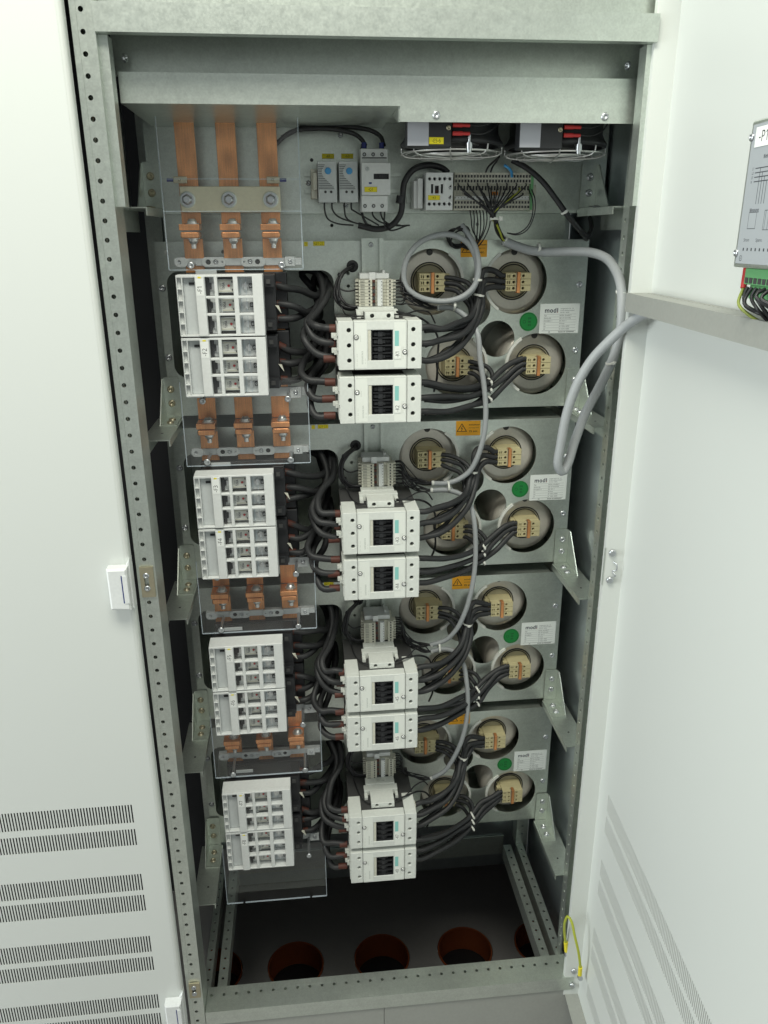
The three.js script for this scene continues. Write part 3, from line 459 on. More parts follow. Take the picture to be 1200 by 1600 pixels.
function fuseSwitch() {
  const t = thing('fuse_switch', 'x', 'fuse switch', [-0.2405, 1.5106, -0.1345]);
  const L = -0.0675, rowsY = [[0.0035, 0.0325], [0.0362, 0.0592], [0.0630, 0.0925]].map(([a, b]) => [0.04775 - b, 0.04775 - a]);
  const wins = []; for (const [a, b] of rowsY) for (const [p, q] of [[0.0445, 0.0588], [0.064, 0.0885], [0.0958, 0.1185]]) wins.push(rect(L + p, L + q, a, b, 0.0006, true));
  wins.push(rect(L + 0.0100, L + 0.0300, -0.0445, 0.0435, 0.0008, true));
  for (let i = 0; i < 5; i++) wins.push(rect(L + 0.0016, L + 0.0082, 0.0435 - i * 0.018 - 0.0165, 0.0435 - i * 0.018, 0, true));
  obj('cover', [ext(rect(L, -L, -0.0477, 0.0477, 0.0015), -0.010, 0, wins, 3, 0.0006), bx(L, L + 0.0014, -0.0475, 0.0475, -0.038, -0.010), bx(-L - 0.0014, -L, -0.0475, 0.0475, -0.038, -0.010), bx(L + 0.0014, -L - 0.0014, 0.0461, 0.0475, -0.038, -0.010), bx(L + 0.0014, -L - 0.0014, -0.0475, -0.0461, -0.038, -0.010), bx(L + 0.0014, L + 0.0440, -0.0461, 0.0461, -0.016, -0.0145)], m.white, t);
  obj('grip_panel', [bx(L + 0.0102, L + 0.0298, -0.0443, 0.0433, -0.0142, -0.0100)], m.tray, t);
  obj('rib_back', bx(L + 0.0016, L + 0.0095, -0.0458, 0.0458, -0.0105, -0.0078), m.white, t);
  obj('grip_slot', bx(L + 0.019, L + 0.0275, 0.0325, 0.036, -0.0099, -0.0085), m.black, t);
  obj('label_bar', [ext(poly([[L + 0.0304, -0.0463], [L + 0.0444, -0.0463], [L + 0.0440, 0.0455], [L + 0.0296, 0.0455]]), 0.0002, 0.0035, [], 3, 0.0005)], m.white, t);
  obj('device_tag', flat(L + 0.031, L + 0.043, 0.0165, 0.0425, 0.0038), fTag[0], t, 'white tag reading -F1'); obj('yellow_dot', flat(L + 0.0345, L + 0.0395, 0.0425, 0.0452, 0.0039), m.yellow, t);
  obj('glazing', new THREE.PlaneGeometry(0.074, 0.0924).translate(L + 0.0817, 0, -0.0112), m.acryl, t);
  obj('top_tab', bx(L + 0.0235, L + 0.0580, 0.046, 0.0530, -0.066, -0.064, 0.0005), m.tray, t);
  obj('corner_clip', ext(poly([[0.0842, -0.004], [0.0935, -0.017], [0.0900, -0.005]]), -0.054, -0.050), m.term, t);
  obj('base', [bx(-0.06, 0.086, -0.0455, 0.0455, -0.105, -0.055, 0.002), bx(-0.0655, 0.104, -0.0475, 0.0475, -0.150, -0.092, 0.002), bx(-0.0655, 0.0655, -0.0455, 0.0455, -0.055, -0.0335), bx(0.0655, 0.084, 0.026, 0.044, -0.055, -0.043), bx(0.0655, 0.084, -0.044, -0.026, -0.055, -0.043)], m.black, t);
  each('base_clip', [bx(0.071, 0.078, 0.031, 0.038, -0.043, -0.04), bx(0.071, 0.078, -0.038, -0.031, -0.043, -0.04)], m.darkGrey, t);
  rowsY.forEach(([a, b], i) => {
    const c = (a + b) / 2, h = (b - a) / 2;
    const f = obj('fuse', [bx(L + 0.063, L + 0.0895, c - 0.0105, c + 0.0105, -0.033, -0.0142, 0.001)], m.tray, t);
    obj('fuse_print', flat(L + 0.0642, L + 0.0883, c - 0.0092, c + 0.0092, -0.01405), fuseFace, f);
    obj('indicator', lathe([[0.0021, 0], [0.0021, 0.0006], [0, 0.0008]], 14, [L + 0.0805, c + 0.0004, -0.0139]), m.red, f);
    if (i === 1) obj('brand_strip', flat(L + 0.0642, L + 0.0685, a + 0.0005, b - 0.0005, -0.0115), brandFace, t);
    obj('window_back', [bx(L + 0.0452, L + 0.0625, a, b, -0.0332, -0.0185), bx(L + 0.0900, L + 0.1187, a, b, -0.0332, -0.0185)], m.white, t);
    obj('clip_spring', [bx(L + 0.0450, L + 0.0498, a, b - 0.002, -0.031, -0.0142, 0.001), cyl(0.0055, [L + 0.0498, c, -0.031], [L + 0.0498, c, -0.0146], 14)], m.black, t);
    obj('blade', [bx(L + 0.0535, L + 0.0575, c - 0.0065, c + 0.0045, -0.031, -0.0138, 0.0005), bx(L + 0.104, L + 0.1095, c - 0.0055, c + 0.0055, -0.031, -0.0132, 0.0008), bx(L + 0.1015, L + 0.1115, c - 0.0025, c + 0.0025, -0.031, -0.0145)], m.silver, t);
    obj('test_point', [bx(L + 0.1125, L + 0.1180, c - 0.0038, c + 0.0038, -0.031, -0.0140)], m.black, t); obj('test_socket', lathe([[0.0009, 0.0004], [0.0018, 0.0004], [0.0019, 0]], 12, [L + 0.1152, c, -0.0140]), m.tray, t);
    obj('clear_rib', [bx(L + 0.0985, L + 0.0990, a, b, -0.031, -0.0126), bx(L + 0.1075, L + 0.1080, a, b, -0.014, -0.0126)], m.acrylEdge, t);
  });
  return t;
}
const BARX = [-0.289, -0.224, -0.1585];
function busbarHolder() {
  const t = thing('busbar_support', 'x', 'busbar support');
  obj('bar', bx(-0.322, -0.110, 1.5685, 1.5805, -0.245, -0.2335, 0.001), m.tray, t);
  const pill = (x0, x1, hs) => ext(rect(x0, x1, 1.5665, 1.5825, 0.0075), -0.2335, -0.230, hs.map(([x, r]) => circ(x, 1.5745, r)), 10, 0.0006);
  each('bearing_pad', [pill(-0.322, -0.300, [[-0.3135, 0.003]]), pill(-0.277, -0.2365, [[-0.266, 0.0042], [-0.2535, 0.004], [-0.2425, 0.0013]]), pill(-0.212, -0.171, [[-0.2065, 0.0013], [-0.1965, 0.004], [-0.184, 0.0042]]), bx(-0.138, -0.1215, 1.5668, 1.5825, -0.2335, -0.229, 0.001)], m.tray, t);
  for (const x of [-0.266, -0.184]) obj('bore', cyl(0.0042, [x, 1.5745, -0.2338], [x, 1.5745, -0.2332], 14), m.black, t);
  for (const x of [-0.3135, -0.2535, -0.1965, -0.129]) obj('screw', screw(x, 1.5745, x > -0.13 ? -0.229 : -0.2333, 0.0037), m.zinc, t);
  return t;
}
function jointBolt(x, y, z, parent) {
  obj('bolt', [hexBolt([x, y + 0.0105, z], [0, 1, 0], 0.0084, 0.0075)], m.silver, parent);
  obj('nut', [hexBolt([x, y - 0.0105, z], [0, -1, 0], 0.0084, 0.0085, 0.008)], m.silver, parent);
}
function busbar(i, top, bottom, joint, foot) { // flat bar from top to bottom, bent forward where it is bolted to the next one
  const t = thing('copper_busbar', 'x', 'busbar'), x = BARX[i], w = 0.0158;
  const y0 = bottom, y1 = top;
  obj('bar', [bx(x - w, x + w, y0, y1, -0.242, -0.237, 0.0008)], m.copper, t);
  if (joint) { obj('lug', [bx(x - w - 0.0005, x + w + 0.0005, 1.6245, 1.634, -0.2368, -0.199, 0.0012)], m.copper, t); jointBolt(x + 0.0035, 1.6235, -0.216, t); }
  if (foot) obj('lug', [bx(x - w + 0.0008, x + w - 0.0008, 1.6125, 1.6228, -0.2368, -0.2005, 0.003)], m.copper, t);
  return t;
}
function cover(k) {
  const t = thing('clear_cover', 'x', 'cover'), y1 = k === 0 ? 1.7895 : 1.712, y0 = 1.5648, x0 = -0.3225, x1 = -0.1085;
  const slots = k === 4 ? [-0.287, -0.142].map((x) => rect(x - 0.0025, x + 0.0025, y0, y0 + 0.012, 0, false)) : [];
  const sh = k === 4 ? poly([[x0, y0], [-0.2895, y0], [-0.2895, y0 + 0.012], [-0.2845, y0 + 0.012], [-0.2845, y0], [-0.1445, y0], [-0.1445, y0 + 0.012], [-0.1395, y0 + 0.012], [-0.1395, y0], [x1, y0], [x1, y1], [x0, y1]]) : rect(x0, x1, y0, y1);
  obj('sheet', new THREE.ShapeGeometry(sh).translate(0, 0, -0.178), m.acryl, t);
  obj('polished_edge', [bx(x0 - 0.0012, x0, y0, y1, -0.1795, -0.1765), bx(x1, x1 + 0.0012, y0, y1, -0.1795, -0.1765), ...(k === 4 ? [[x0, -0.2895], [-0.2845, -0.1445], [-0.1395, x1]] : [[x0, x1]]).map(([a, b]) => bx(a, b, y0 - 0.001, y0, -0.1795, -0.1765))], m.acrylEdge, t);
  const pins = k === 0 ? [] : [[-0.1425, 1.6795]]; if (k < 4) pins.push([-0.288, 1.5715], [-0.1425, 1.5705]); if (k > 0 && k < 3) pins.push([-0.2875, 1.6795]);
  for (const [x, y] of pins) obj('cover_screw', [cyl(0.0028, [x, y, -0.2288], [x, y, -0.1765], 10), lathe([[0.0058, 0], [0.0055, 0.0026], [0.003, 0.0034], [0.0028, 0.002], [0, 0.002]], 16, [x, y, -0.1764])], m.zinc, t);
  if (k === 0) { obj('fold_line', [bx(x0, x1, 1.6995, 1.7003, -0.1764, -0.1755), bx(x0, x1, 1.6523, 1.6531, -0.1764, -0.1755)], m.acrylEdge, t); }
  return t;
}

// ---- placing them
const P0 = mountingPlate();
for (let k = 1; k < 4; k++) dup(P0, 0, -DY * k, 0, NTH[k] + ' galvanized capacitor mounting plate with round cutouts, behind -K' + (2 * k + 1) + ' and -K' + (2 * k + 2), 'capacitor mounting plates');
P0.userData.group = 'capacitor mounting plates';
scene.children.filter((o) => o.name.startsWith('mounting_plate')).forEach((o) => o.children.forEach((c) => { if (/sticker|rating|yellow/.test(c.name)) c.position.set(jit(0.0022), jit(0.0022), 0); }));
for (const s of [-1, 1]) {
  const b = bracket(s), side = s < 0 ? 'left' : 'right', g = 'steel support brackets';
  b.userData.label = 'galvanized bracket under the ' + side + ' end of the topmost mounting plate'; b.userData.group = g;
  for (let k = 1; k < 4; k++) dup(b, 0, -DY * k, 0, 'galvanized bracket under the ' + side + ' end of the ' + NTH[k] + ' mounting plate', g);
  dup(b, 0, 0.359, 0, 'galvanized bracket at the ' + side + ' of the dark recess below the upper device panel', g);
}
HOLES.forEach((h, k) => {
  const c = capacitor(k), g = 'capacitors behind the mounting plates';
  c.userData.label = 'round capacitor with beige terminal block in the ' + LOC[k] + ' hole of the topmost mounting plate'; c.userData.group = g;
  for (let j = 1; j < 4; j++) dup(c, 0, -DY * j, 0, 'round capacitor with beige terminal block in the ' + LOC[k] + ' hole of the ' + NTH[j] + ' mounting plate', g);
});
{
  const t = terminalStrip(); t.userData.label = 'small beige terminal strip on the rail above contactor -K1'; t.userData.group = 'terminal strips above the contactors';
  for (let j = 1; j < 4; j++) dup(t, 0, -DY * j, 0, 'small beige terminal strip on the rail above contactor -K' + (2 * j + 1), 'terminal strips above the contactors');
  const c = contactor(), a = auxBlock(); c.userData.label = 'off-white contactor with black sliders tagged -K1'; c.userData.group = 'contactors'; a.userData.label = 'off-white auxiliary switch block sitting on top of contactor -K1'; a.userData.group = 'auxiliary switches';
  for (let n = 1; n < 8; n++) {
    const j = n >> 1, d = dup(c, 0, -DY * j - (n % 2 ? 0.0905 : 0), 0, 'off-white contactor with black sliders tagged -K' + (n + 1), 'contactors');
    d.traverse((o) => { if (o.name === 'device_tag') { o.material = kTag[n]; o.userData = { label: 'white tag reading -K' + (n + 1) }; } });
    d.rotation.z = jit(0.0045); d.rotation.y = jit(0.008);
    if (!(n % 2)) dup(a, 0, -DY * j, 0, 'off-white auxiliary switch block sitting on top of contactor -K' + (n + 1), 'auxiliary switches');
  }
  const f = fuseSwitch(); f.userData.label = 'white fuse switch with three windowed fuses tagged -F1'; f.userData.group = 'fuse switches';
  for (let n = 1; n < 8; n++) {
    const j = n >> 1, d = dup(f, 0, -DY * j - (n % 2 ? 0.0975 : 0), 0, 'white fuse switch with three windowed fuses tagged -F' + (n + 1), 'fuse switches'); d.rotation.y = jit(0.01);
    d.traverse((o) => { if (o.name === 'device_tag') { o.material = fTag[n]; o.userData = { label: 'white tag reading -F' + (n + 1) }; } });
  }
  const h = busbarHolder(), hn = ['above fuse switch -F1', 'between fuse switches -F2 and -F3', 'between fuse switches -F4 and -F5', 'between fuse switches -F6 and -F7', 'behind the bottom of fuse switch -F8']; h.userData.label = 'grey busbar support with round holes ' + hn[0]; h.userData.group = 'busbar supports';
  for (let j = 1; j < 4; j++) dup(h, 0, -DY * j, 0, 'grey busbar support with round holes ' + hn[j], 'busbar supports');
  const lo = thing('busbar_support', 'grey end of a busbar support sticking out below the right of fuse switch -F2', 'busbar support', [0, 0, 0], 'lower busbar supports');
  obj('bar', bx(-0.322, -.111, 1.3445, 1.3607, -0.245, -0.2335, 0.001), m.tray, lo); obj('bearing_pad', bx(-.1395, -.119, 1.3411, 1.3618, -0.2335, -0.229, 0.001), m.tray, lo); obj('screw', screw(-.1294, 1.3514, -0.229, 0.0042), m.zinc, lo);
  for (let j = 1; j < 4; j++) dup(lo, 0, -DY * j, 0, 'grey end of a busbar support sticking out below the right of fuse switch -F' + (2 * j + 2), 'lower busbar supports');
  const BN = ['left', 'middle', 'right'];
  for (let i = 0; i < 3; i++) {
    const top = busbar(i, 1.86, 1.6345, true, false); top.userData.label = BN[i] + ' bare copper busbar dropping from the top behind the cream clamp bar'; top.userData.group = 'copper busbars';
    const b = busbar(i, 1.612, 1.6345 - DY, false, true); obj('lug', bx(BARX[i] - 0.0163, BARX[i] + 0.0163, 1.6245 - DY, 1.634 - DY, -0.2368, -0.199, 0.0012), m.copper, b); jointBolt(BARX[i] + 0.0035, 1.6235 - DY, -0.216, b);
    b.userData.label = BN[i] + ' bare copper busbar behind fuse switches -F1 and -F2'; b.userData.group = 'copper busbars';
    for (let j = 1; j < 3; j++) dup(b, 0, -DY * j, 0, BN[i] + ' bare copper busbar behind fuse switches -F' + (2 * j + 1) + ' and -F' + (2 * j + 2), 'copper busbars');
    const l = busbar(i, 1.612 - 3 * DY, 1.372 - 3 * DY, false, false); obj('lug', bx(BARX[i] - 0.015, BARX[i] + 0.015, 1.6125 - 3 * DY, 1.6228 - 3 * DY, -0.2368, -0.2005, 0.003), m.copper, l);
    l.userData.label = BN[i] + ' bare copper busbar behind fuse switches -F7 and -F8'; l.userData.group = 'copper busbars';
  }
  const cv = ['tall clear acrylic cover over the copper busbars above -F1', 'clear acrylic cover over the bolted busbar joints below -F2', 'clear acrylic cover over the bolted busbar joints below -F4', 'clear acrylic cover over the bolted busbar joints below -F6', 'lowest clear acrylic cover with two slots, below -F8'];
  for (let k = 0; k < 5; k++) { const c2 = cover(k); c2.position.y = -DY * k; c2.userData.label = cv[k]; c2.userData.group = 'clear acrylic covers'; }
  const cl = thing('clamp_bar', 'cream insulating bar clamping the three busbars with large nuts', 'clamp bar');
  obj('bar', bx(-0.301, -0.1405, 1.6525, 1.6915, -0.235, -0.215, 0.0012), M({ color: rgb(0.78, 0.73, 0.53), map: grain, roughness: 0.5 }), cl);
  for (const x of [-.2897, -.2234, -.1563]) { const y = 1.6713; obj('nut', hexBolt([x, y, -0.2135], [0, 0, 1], 0.0085, 0.008, 0.006), m.zinc, cl); obj('washer', lathe([[0.0070, 0.0018], [0.0125, 0.0014], [0.0128, 0]], 22, [x, y, -0.2149]), m.galv, cl); }
  for (const [x, s] of [[-.2976, 1], [-.1505, -1]]) { const k = thing('cover_clip', (s > 0 ? 'left' : 'right') + ' small metal clip with blue tip holding the tall clear cover', 'clip'); obj('clip', [bx(x - 0.0105, x + 0.0105, 1.6955, 1.7055, -0.212, -0.204, 0.001), screw(x, 1.7005, -0.204, 0.003)], m.brass, k); obj('tip', cyl(0.003, [x - s * 0.0105, 1.7005, -0.208], [x - s * 0.021, 1.7005, -0.208], 10), m.darkBlue, k); }
}

// ---------------------------------------------------------------- cables of the units
const down = (pts, k, j = 0) => pts.map((p, i) => [p[0] + (i && i < pts.length - 1 ? jit(j) : 0), p[1] - DY * k + (i && i < pts.length - 1 ? jit(j) : 0), p[2] + (i && i < pts.length - 1 ? jit(j) : 0)]);
const lerpP = (a, b, t) => a.map((v, i) => v + (b[i] - v) * t);
const LEFT = [ // fuse outlet, through the cutout, to the contactor
  [[[-.1582,1.5374,-.22], [-.1347,1.5339,-.222], [-.1089,1.524,-.24], [-.0866,1.5142,-.27], [-.0748,1.523,-.32], [-.0771,1.535,-.35], [-.0713,1.5448,-.335], [-.0646,1.533,-.3], [-.0687,1.5134,-.262], [-.0848,1.4948,-.225], [-.099,1.4807,-.195], [-.092,1.4719,-.176], [-.0762,1.4701,-.171], [-.058,1.4689,-.17]],
   [[-.1598,1.5069,-.22], [-.1306,1.5032,-.222], [-.1079,1.4938,-.24], [-.0876,1.4778,-.28], [-.0791,1.4904,-.33], [-.0891,1.5289,-.36], [-.0805,1.5469,-.34], [-.0711,1.537,-.31], [-.0766,1.5063,-.27], [-.0939,1.4863,-.225], [-.1047,1.4723,-.195], [-.0979,1.4573,-.176], [-.0789,1.4491,-.171], [-.0586,1.4446,-.17]],
   [[-.1611,1.4813,-.22], [-.1315,1.4818,-.222], [-.106,1.4831,-.25], [-.0832,1.4929,-.3], [-.0929,1.5234,-.355], [-.1123,1.5445,-.35], [-.1004,1.5547,-.32], [-.0826,1.5465,-.3], [-.0775,1.5152,-.27], [-.0905,1.4832,-.235], [-.108,1.4665,-.21], [-.1079,1.4457,-.185], [-.0914,1.43,-.172], [-.0593,1.4189,-.17]]],
  [[[-.1567,1.4379,-.22], [-.1339,1.4295,-.222], [-.1131,1.4177,-.24], [-.099,1.4154,-.28], [-.0879,1.438,-.33], [-.0772,1.4662,-.34], [-.0749,1.4518,-.31], [-.0895,1.428,-.27], [-.109,1.4097,-.225], [-.1164,1.3944,-.195], [-.1082,1.3842,-.176], [-.0866,1.3791,-.171], [-.0603,1.3787,-.17]],
   [[-.1582,1.4081,-.22], [-.1315,1.4072,-.222], [-.1089,1.409,-.245], [-.0918,1.4162,-.29], [-.0807,1.4308,-.34], [-.0722,1.4437,-.33], [-.0727,1.418,-.3], [-.0872,1.3995,-.26], [-.1056,1.382,-.215], [-.1088,1.3647,-.186], [-.0961,1.3548,-.172], [-.0611,1.3499,-.17]],
   [[-.1597,1.3779,-.22], [-.1305,1.378,-.222], [-.1075,1.382,-.25], [-.0926,1.3928,-.29], [-.0792,1.4075,-.335], [-.0695,1.414,-.33], [-.0738,1.3901,-.29], [-.0895,1.3712,-.25], [-.1021,1.3547,-.215], [-.1044,1.3332,-.186], [-.0928,1.3211,-.172], [-.0618,1.3207,-.17]]]];
const RIGHT = [ // contactor to capacitor terminals
  [[[.0828,1.4666,-.17], [.0985,1.4662,-.172], [.124,1.467,-.18], [.1544,1.4699,-.2], [.1841,1.4808,-.23], [.1995,1.5042,-.252], [.2046,1.5281,-.258], [.2083,1.5476,-.262], [.2163,1.5571,-.268], [.2318,1.5546,-.274], [.2494,1.5454,-.277]],
   [[.083,1.441,-.17], [.0988,1.4404,-.172], [.1267,1.4443,-.18], [.1617,1.4534,-.2], [.1901,1.4729,-.23], [.2044,1.4997,-.252], [.2095,1.5225,-.258], [.215,1.5364,-.264], [.2296,1.5403,-.272], [.2499,1.5354,-.277]],
   [[.0833,1.4139,-.17], [.0992,1.4133,-.172], [.125,1.4182,-.18], [.1623,1.4324,-.2], [.194,1.4595,-.23], [.2082,1.4907,-.252], [.2123,1.5103,-.258], [.2179,1.5209,-.264], [.2301,1.5281,-.272], [.2503,1.5253,-.277]]],
  [[[.0837,1.3743,-.17], [.0997,1.3735,-.172], [.1392,1.3638,-.19], [.1859,1.3573,-.22], [.2246,1.3594,-.25], [.252,1.3751,-.266], [.2754,1.3901,-.274], [.297,1.3962,-.278]],
   [[.084,1.3474,-.17], [.1001,1.3466,-.172], [.1397,1.3432,-.19], [.1865,1.341,-.22], [.2288,1.3462,-.25], [.2563,1.3631,-.266], [.2795,1.3804,-.274], [.2975,1.3866,-.278]],
   [[.0842,1.3236,-.17], [.1004,1.3227,-.172], [.1402,1.3202,-.19], [.1871,1.3209,-.22], [.2295,1.3282,-.25], [.2594,1.3474,-.266], [.2826,1.3684,-.274], [.298,1.377,-.278]]]];
const LINK = [ // from the left-hand capacitors into the bundles
  [[[.1439,1.5442,-.277], [.1646,1.5408,-.275], [.1845,1.5321,-.268], [.1966,1.5169,-.262], [.1977,1.4926,-.258], [.1848,1.4722,-.238], [.1592,1.462,-.212], [.0956,1.4608,-.182]],
   [[.1441,1.5343,-.277], [.1649,1.5286,-.275], [.1838,1.5177,-.268], [.1936,1.5013,-.262], [.1937,1.4818,-.254], [.1766,1.462,-.23], [.1437,1.4493,-.2], [.096,1.436,-.182]],
   [[.1443,1.5243,-.277], [.1629,1.5175,-.275], [.1794,1.5055,-.268], [.1889,1.4881,-.26], [.1874,1.4688,-.25], [.1668,1.446,-.225], [.137,1.4276,-.198], [.0963,1.4086,-.182]]],
  [[[.1918,1.3937,-.277], [.2121,1.3912,-.275], [.2279,1.3825,-.268], [.2343,1.369,-.262], [.2274,1.3559,-.256], [.1946,1.3503,-.232], [.1435,1.3562,-.2], [.0968,1.3685,-.182]],
   [[.1921,1.383,-.277], [.2101,1.3794,-.275], [.2235,1.3695,-.268], [.2288,1.3548,-.262], [.2198,1.3412,-.252], [.1888,1.3343,-.23], [.1417,1.3366,-.2], [.0971,1.3413,-.182]],
   [[.1925,1.3722,-.277], [.2056,1.3675,-.275], [.218,1.3552,-.268], [.2221,1.3393,-.262], [.2114,1.3262,-.25], [.1829,1.317,-.228], [.1422,1.3145,-.2], [.0974,1.3172,-.182]]]];
const UP3 = ['upper', 'middle', 'lower'];
for (let k = 0; k < 4; k++) for (let n = 0; n < 2; n++) for (let i = 0; i < 3; i++) {
  const K = 2 * k + n + 1;
  { const p = down(LEFT[n][i], k, 0.004), t = thing('power_cable', UP3[i] + ' black cable looping from fuse switch -F' + K + ' into contactor -K' + K, 'cable', [0, 0, 0], 'black cables between fuse switches and contactors');
    obj('sheath', tube(p, 0.0063, 70, 10), m.cable, t); const e = p[p.length - 1], e2 = p[p.length - 2];
    obj('shrink_sleeve', cyl(0.0068, lerpP(e, [e2[0], e[1], e[2]], 0.62), e, 12), m.brown, t); obj('ferrule', cyl(0.0066, p[0], lerpP(p[0], p[1], 0.6), 12), m.brown, t); }
  { const p = down(RIGHT[n][i], k, 0.003), t = thing('power_cable', UP3[i] + ' black cable from contactor -K' + K + ' to the ' + (n ? 'lower' : 'upper') + ' right capacitor', 'cable', [0, 0, 0], 'black cables between contactors and capacitors');
    obj('sheath', tube(p, 0.0055, 60, 10), m.cable, t); const e = p[p.length - 1]; obj('wire_end', cyl(0.0042, lerpP(p[p.length - 2], e, 0.8), [e[0] + 0.006, e[1], e[2]], 10), m.black, t); }
  { const p = down(LINK[n][i], k, 0.003), t = thing('link_cable', UP3[i] + ' thinner black cable from the ' + (n ? 'lower' : 'upper') + ' left capacitor back to contactor -K' + K, 'cable', [0, 0, 0], 'thinner black cables at the left capacitors');
    obj('sheath', tube(p, 0.0042, 50, 8), m.cable, t); }
}
function cableTie(p, dir, r, label, group = 'white cable ties on the cable bundles') {
  const t = thing('cable_tie', label, 'cable tie', p, group), d = V(dir).normalize();
  const q = new THREE.Quaternion().setFromUnitVectors(new THREE.Vector3(0, 1, 0), d);
  const band = lathe([[r - 0.001, -0.0018], [r, -0.0018], [r, 0.0018], [r - 0.001, 0.0018], [r - 0.001, -0.0018]], 18, [0, 0, 0], [0, 1, 0]);
  const head = bx(-0.0024, 0.0024, -0.0022, 0.0022, r - 0.0005, r + 0.0032, 0.0006), tail = bx(0.0024, 0.0045, -0.0012, 0.0012, r + 0.001, r + 0.0018);
  obj('band', [band.applyQuaternion(q)], m.nylon, t); obj('head', [head.applyQuaternion(q), tail.applyQuaternion(q)], m.nylon, t); return t;
}
for (let k = 0; k < 4; k++) {
  const s = (p) => [p[0], p[1] - DY * k, p[2]], K = 2 * k + 1;
  cableTie(s([.204,1.5137,-.258]), [0.2, 1, 0], 0.0105, 'white cable tie round the bundle rising from contactor -K' + K);
  cableTie(s([.2288,1.3577,-.252]), [1, 0.4, -0.2], 0.0085, 'white cable tie on the upper cable right of contactor -K' + (K + 1));
  cableTie(s([.2289,1.3438,-.25]), [1, 0.45, -0.2], 0.0078, 'white cable tie on the middle cable right of contactor -K' + (K + 1));
  cableTie(s([.2296,1.3257,-.25]), [1, 0.5, -0.2], 0.0078, 'white cable tie on the lower cable right of contactor -K' + (K + 1));
}
// control wires left of every terminal strip, from the grommet
for (let k = 0; k < 4; k++) {
  const t = thing('control_wires', 'bunch of thin black wires from the grommet to the terminals above -K' + (2 * k + 1), 'wires', [0, 0, 0], 'thin control wire bunches'), D = (a) => down(a, k, 0.0015);
  for (let i = 0; i < 3; i++) { const o = (i - 1) * 0.003; obj('wire', tube(D([[-.0178,1.5624,-.3], [-.0263,1.5612,-.275], [-.0407,1.5521,-.262], [-.0493,1.5343,-.255], [-.05,1.5151,-.25], [-.0437,1.5032,-.248], [-.0304,1.4956,-.246], [-.0068,1.4964,-.245]].map((p, q) => q ? [p[0] + o, p[1] + o * 0.6, p[2] + o] : p)), 0.0027, 40, 7), m.wire, t); }
  obj('wire', tube(D([[-.0469,1.5396,-.255], [-.0451,1.5289,-.253], [-.0352,1.5236,-.25], [-.0219,1.5258,-.247], [-.0062,1.5321,-.246]]), 0.0014, 24, 6), m.wire, t);
  obj('wire', tube(D([[-.0468,1.5075,-.25], [-.0408,1.4881,-.245], [-.0333,1.4867,-.2], [-.0233,1.4872,-.17], [-.0113,1.4892,-.158]]), 0.0014, 24, 6), m.wire, t);
  obj('wire', tube(D([[.0443,1.4956,-.158], [.068,1.4886,-.175], [.0937,1.4773,-.2], [.1143,1.4624,-.215], [.1254,1.4411,-.225], [.128,1.4065,-.23], [.1278,1.3717,-.232], [.1225,1.3446,-.24]]), 0.0020, 40, 6), m.wire, t);
  obj('wire', tube(D([[.0357,1.4906,-.158], [.063,1.4922,-.17], [.088,1.4946,-.2], [.1102,1.486,-.22], [.1212,1.4684,-.23]]), 0.0014, 24, 6), m.wire, t);
  each('tie_band', [cyl(0.0055, s3(D, [-.0418,1.5521,-.263]), s3(D, [-.0442,1.5479,-.262]), 10), cyl(0.0055, s3(D, [-.0467,1.5118,-.25]), s3(D, [-.0446,1.5075,-.249]), 10)], m.black, t);
}
function s3(D, p) { return D([p])[0]; }

// grey control cables running from strip to strip
function sheathed(label, pts, r, ends, wires, ties) {
  const t = thing('control_cable', label, 'cable');
  obj('sheath', tube(pts, r, pts.length * 10, 12), m.greyCable, t);
  for (const e of ends) obj('cut_end', lathe([[0, 0], [r * 0.8, 0], [r * 0.98, -0.0005], [r * 1.03, -0.001], [r * 1.03, -0.005]], 14, e[0], e[1]), m.nylon, t);
  for (const w of wires) obj('wire', tube(w, 0.0012, 28, 5), m.wire, t);
  return t;
}
const fan = (k, ex, n, from) => Array.from({ length: n }, (_, i) => {
  const y = 1.5411 - DY * k - (i % 8) * 0.0056, a = [0.0515, y, -0.243 + (i > 7 ? -0.008 : 0)];
  return [a, [0.060 + rnd() * 0.004, y + jit(0.002), a[2] + 0.004 + jit(0.004)], [0.072 + jit(0.006), (y + ex[1]) / 2 + 0.006 + jit(0.007), (a[2] + ex[2]) / 2 + 0.012 + jit(0.008)], [ex[0] - 0.018, ex[1] + 0.003 + jit(0.005), ex[2] + jit(0.005)], [ex[0] + 0.004, ex[1] + jit(0.002), ex[2] + jit(0.002)]];
});
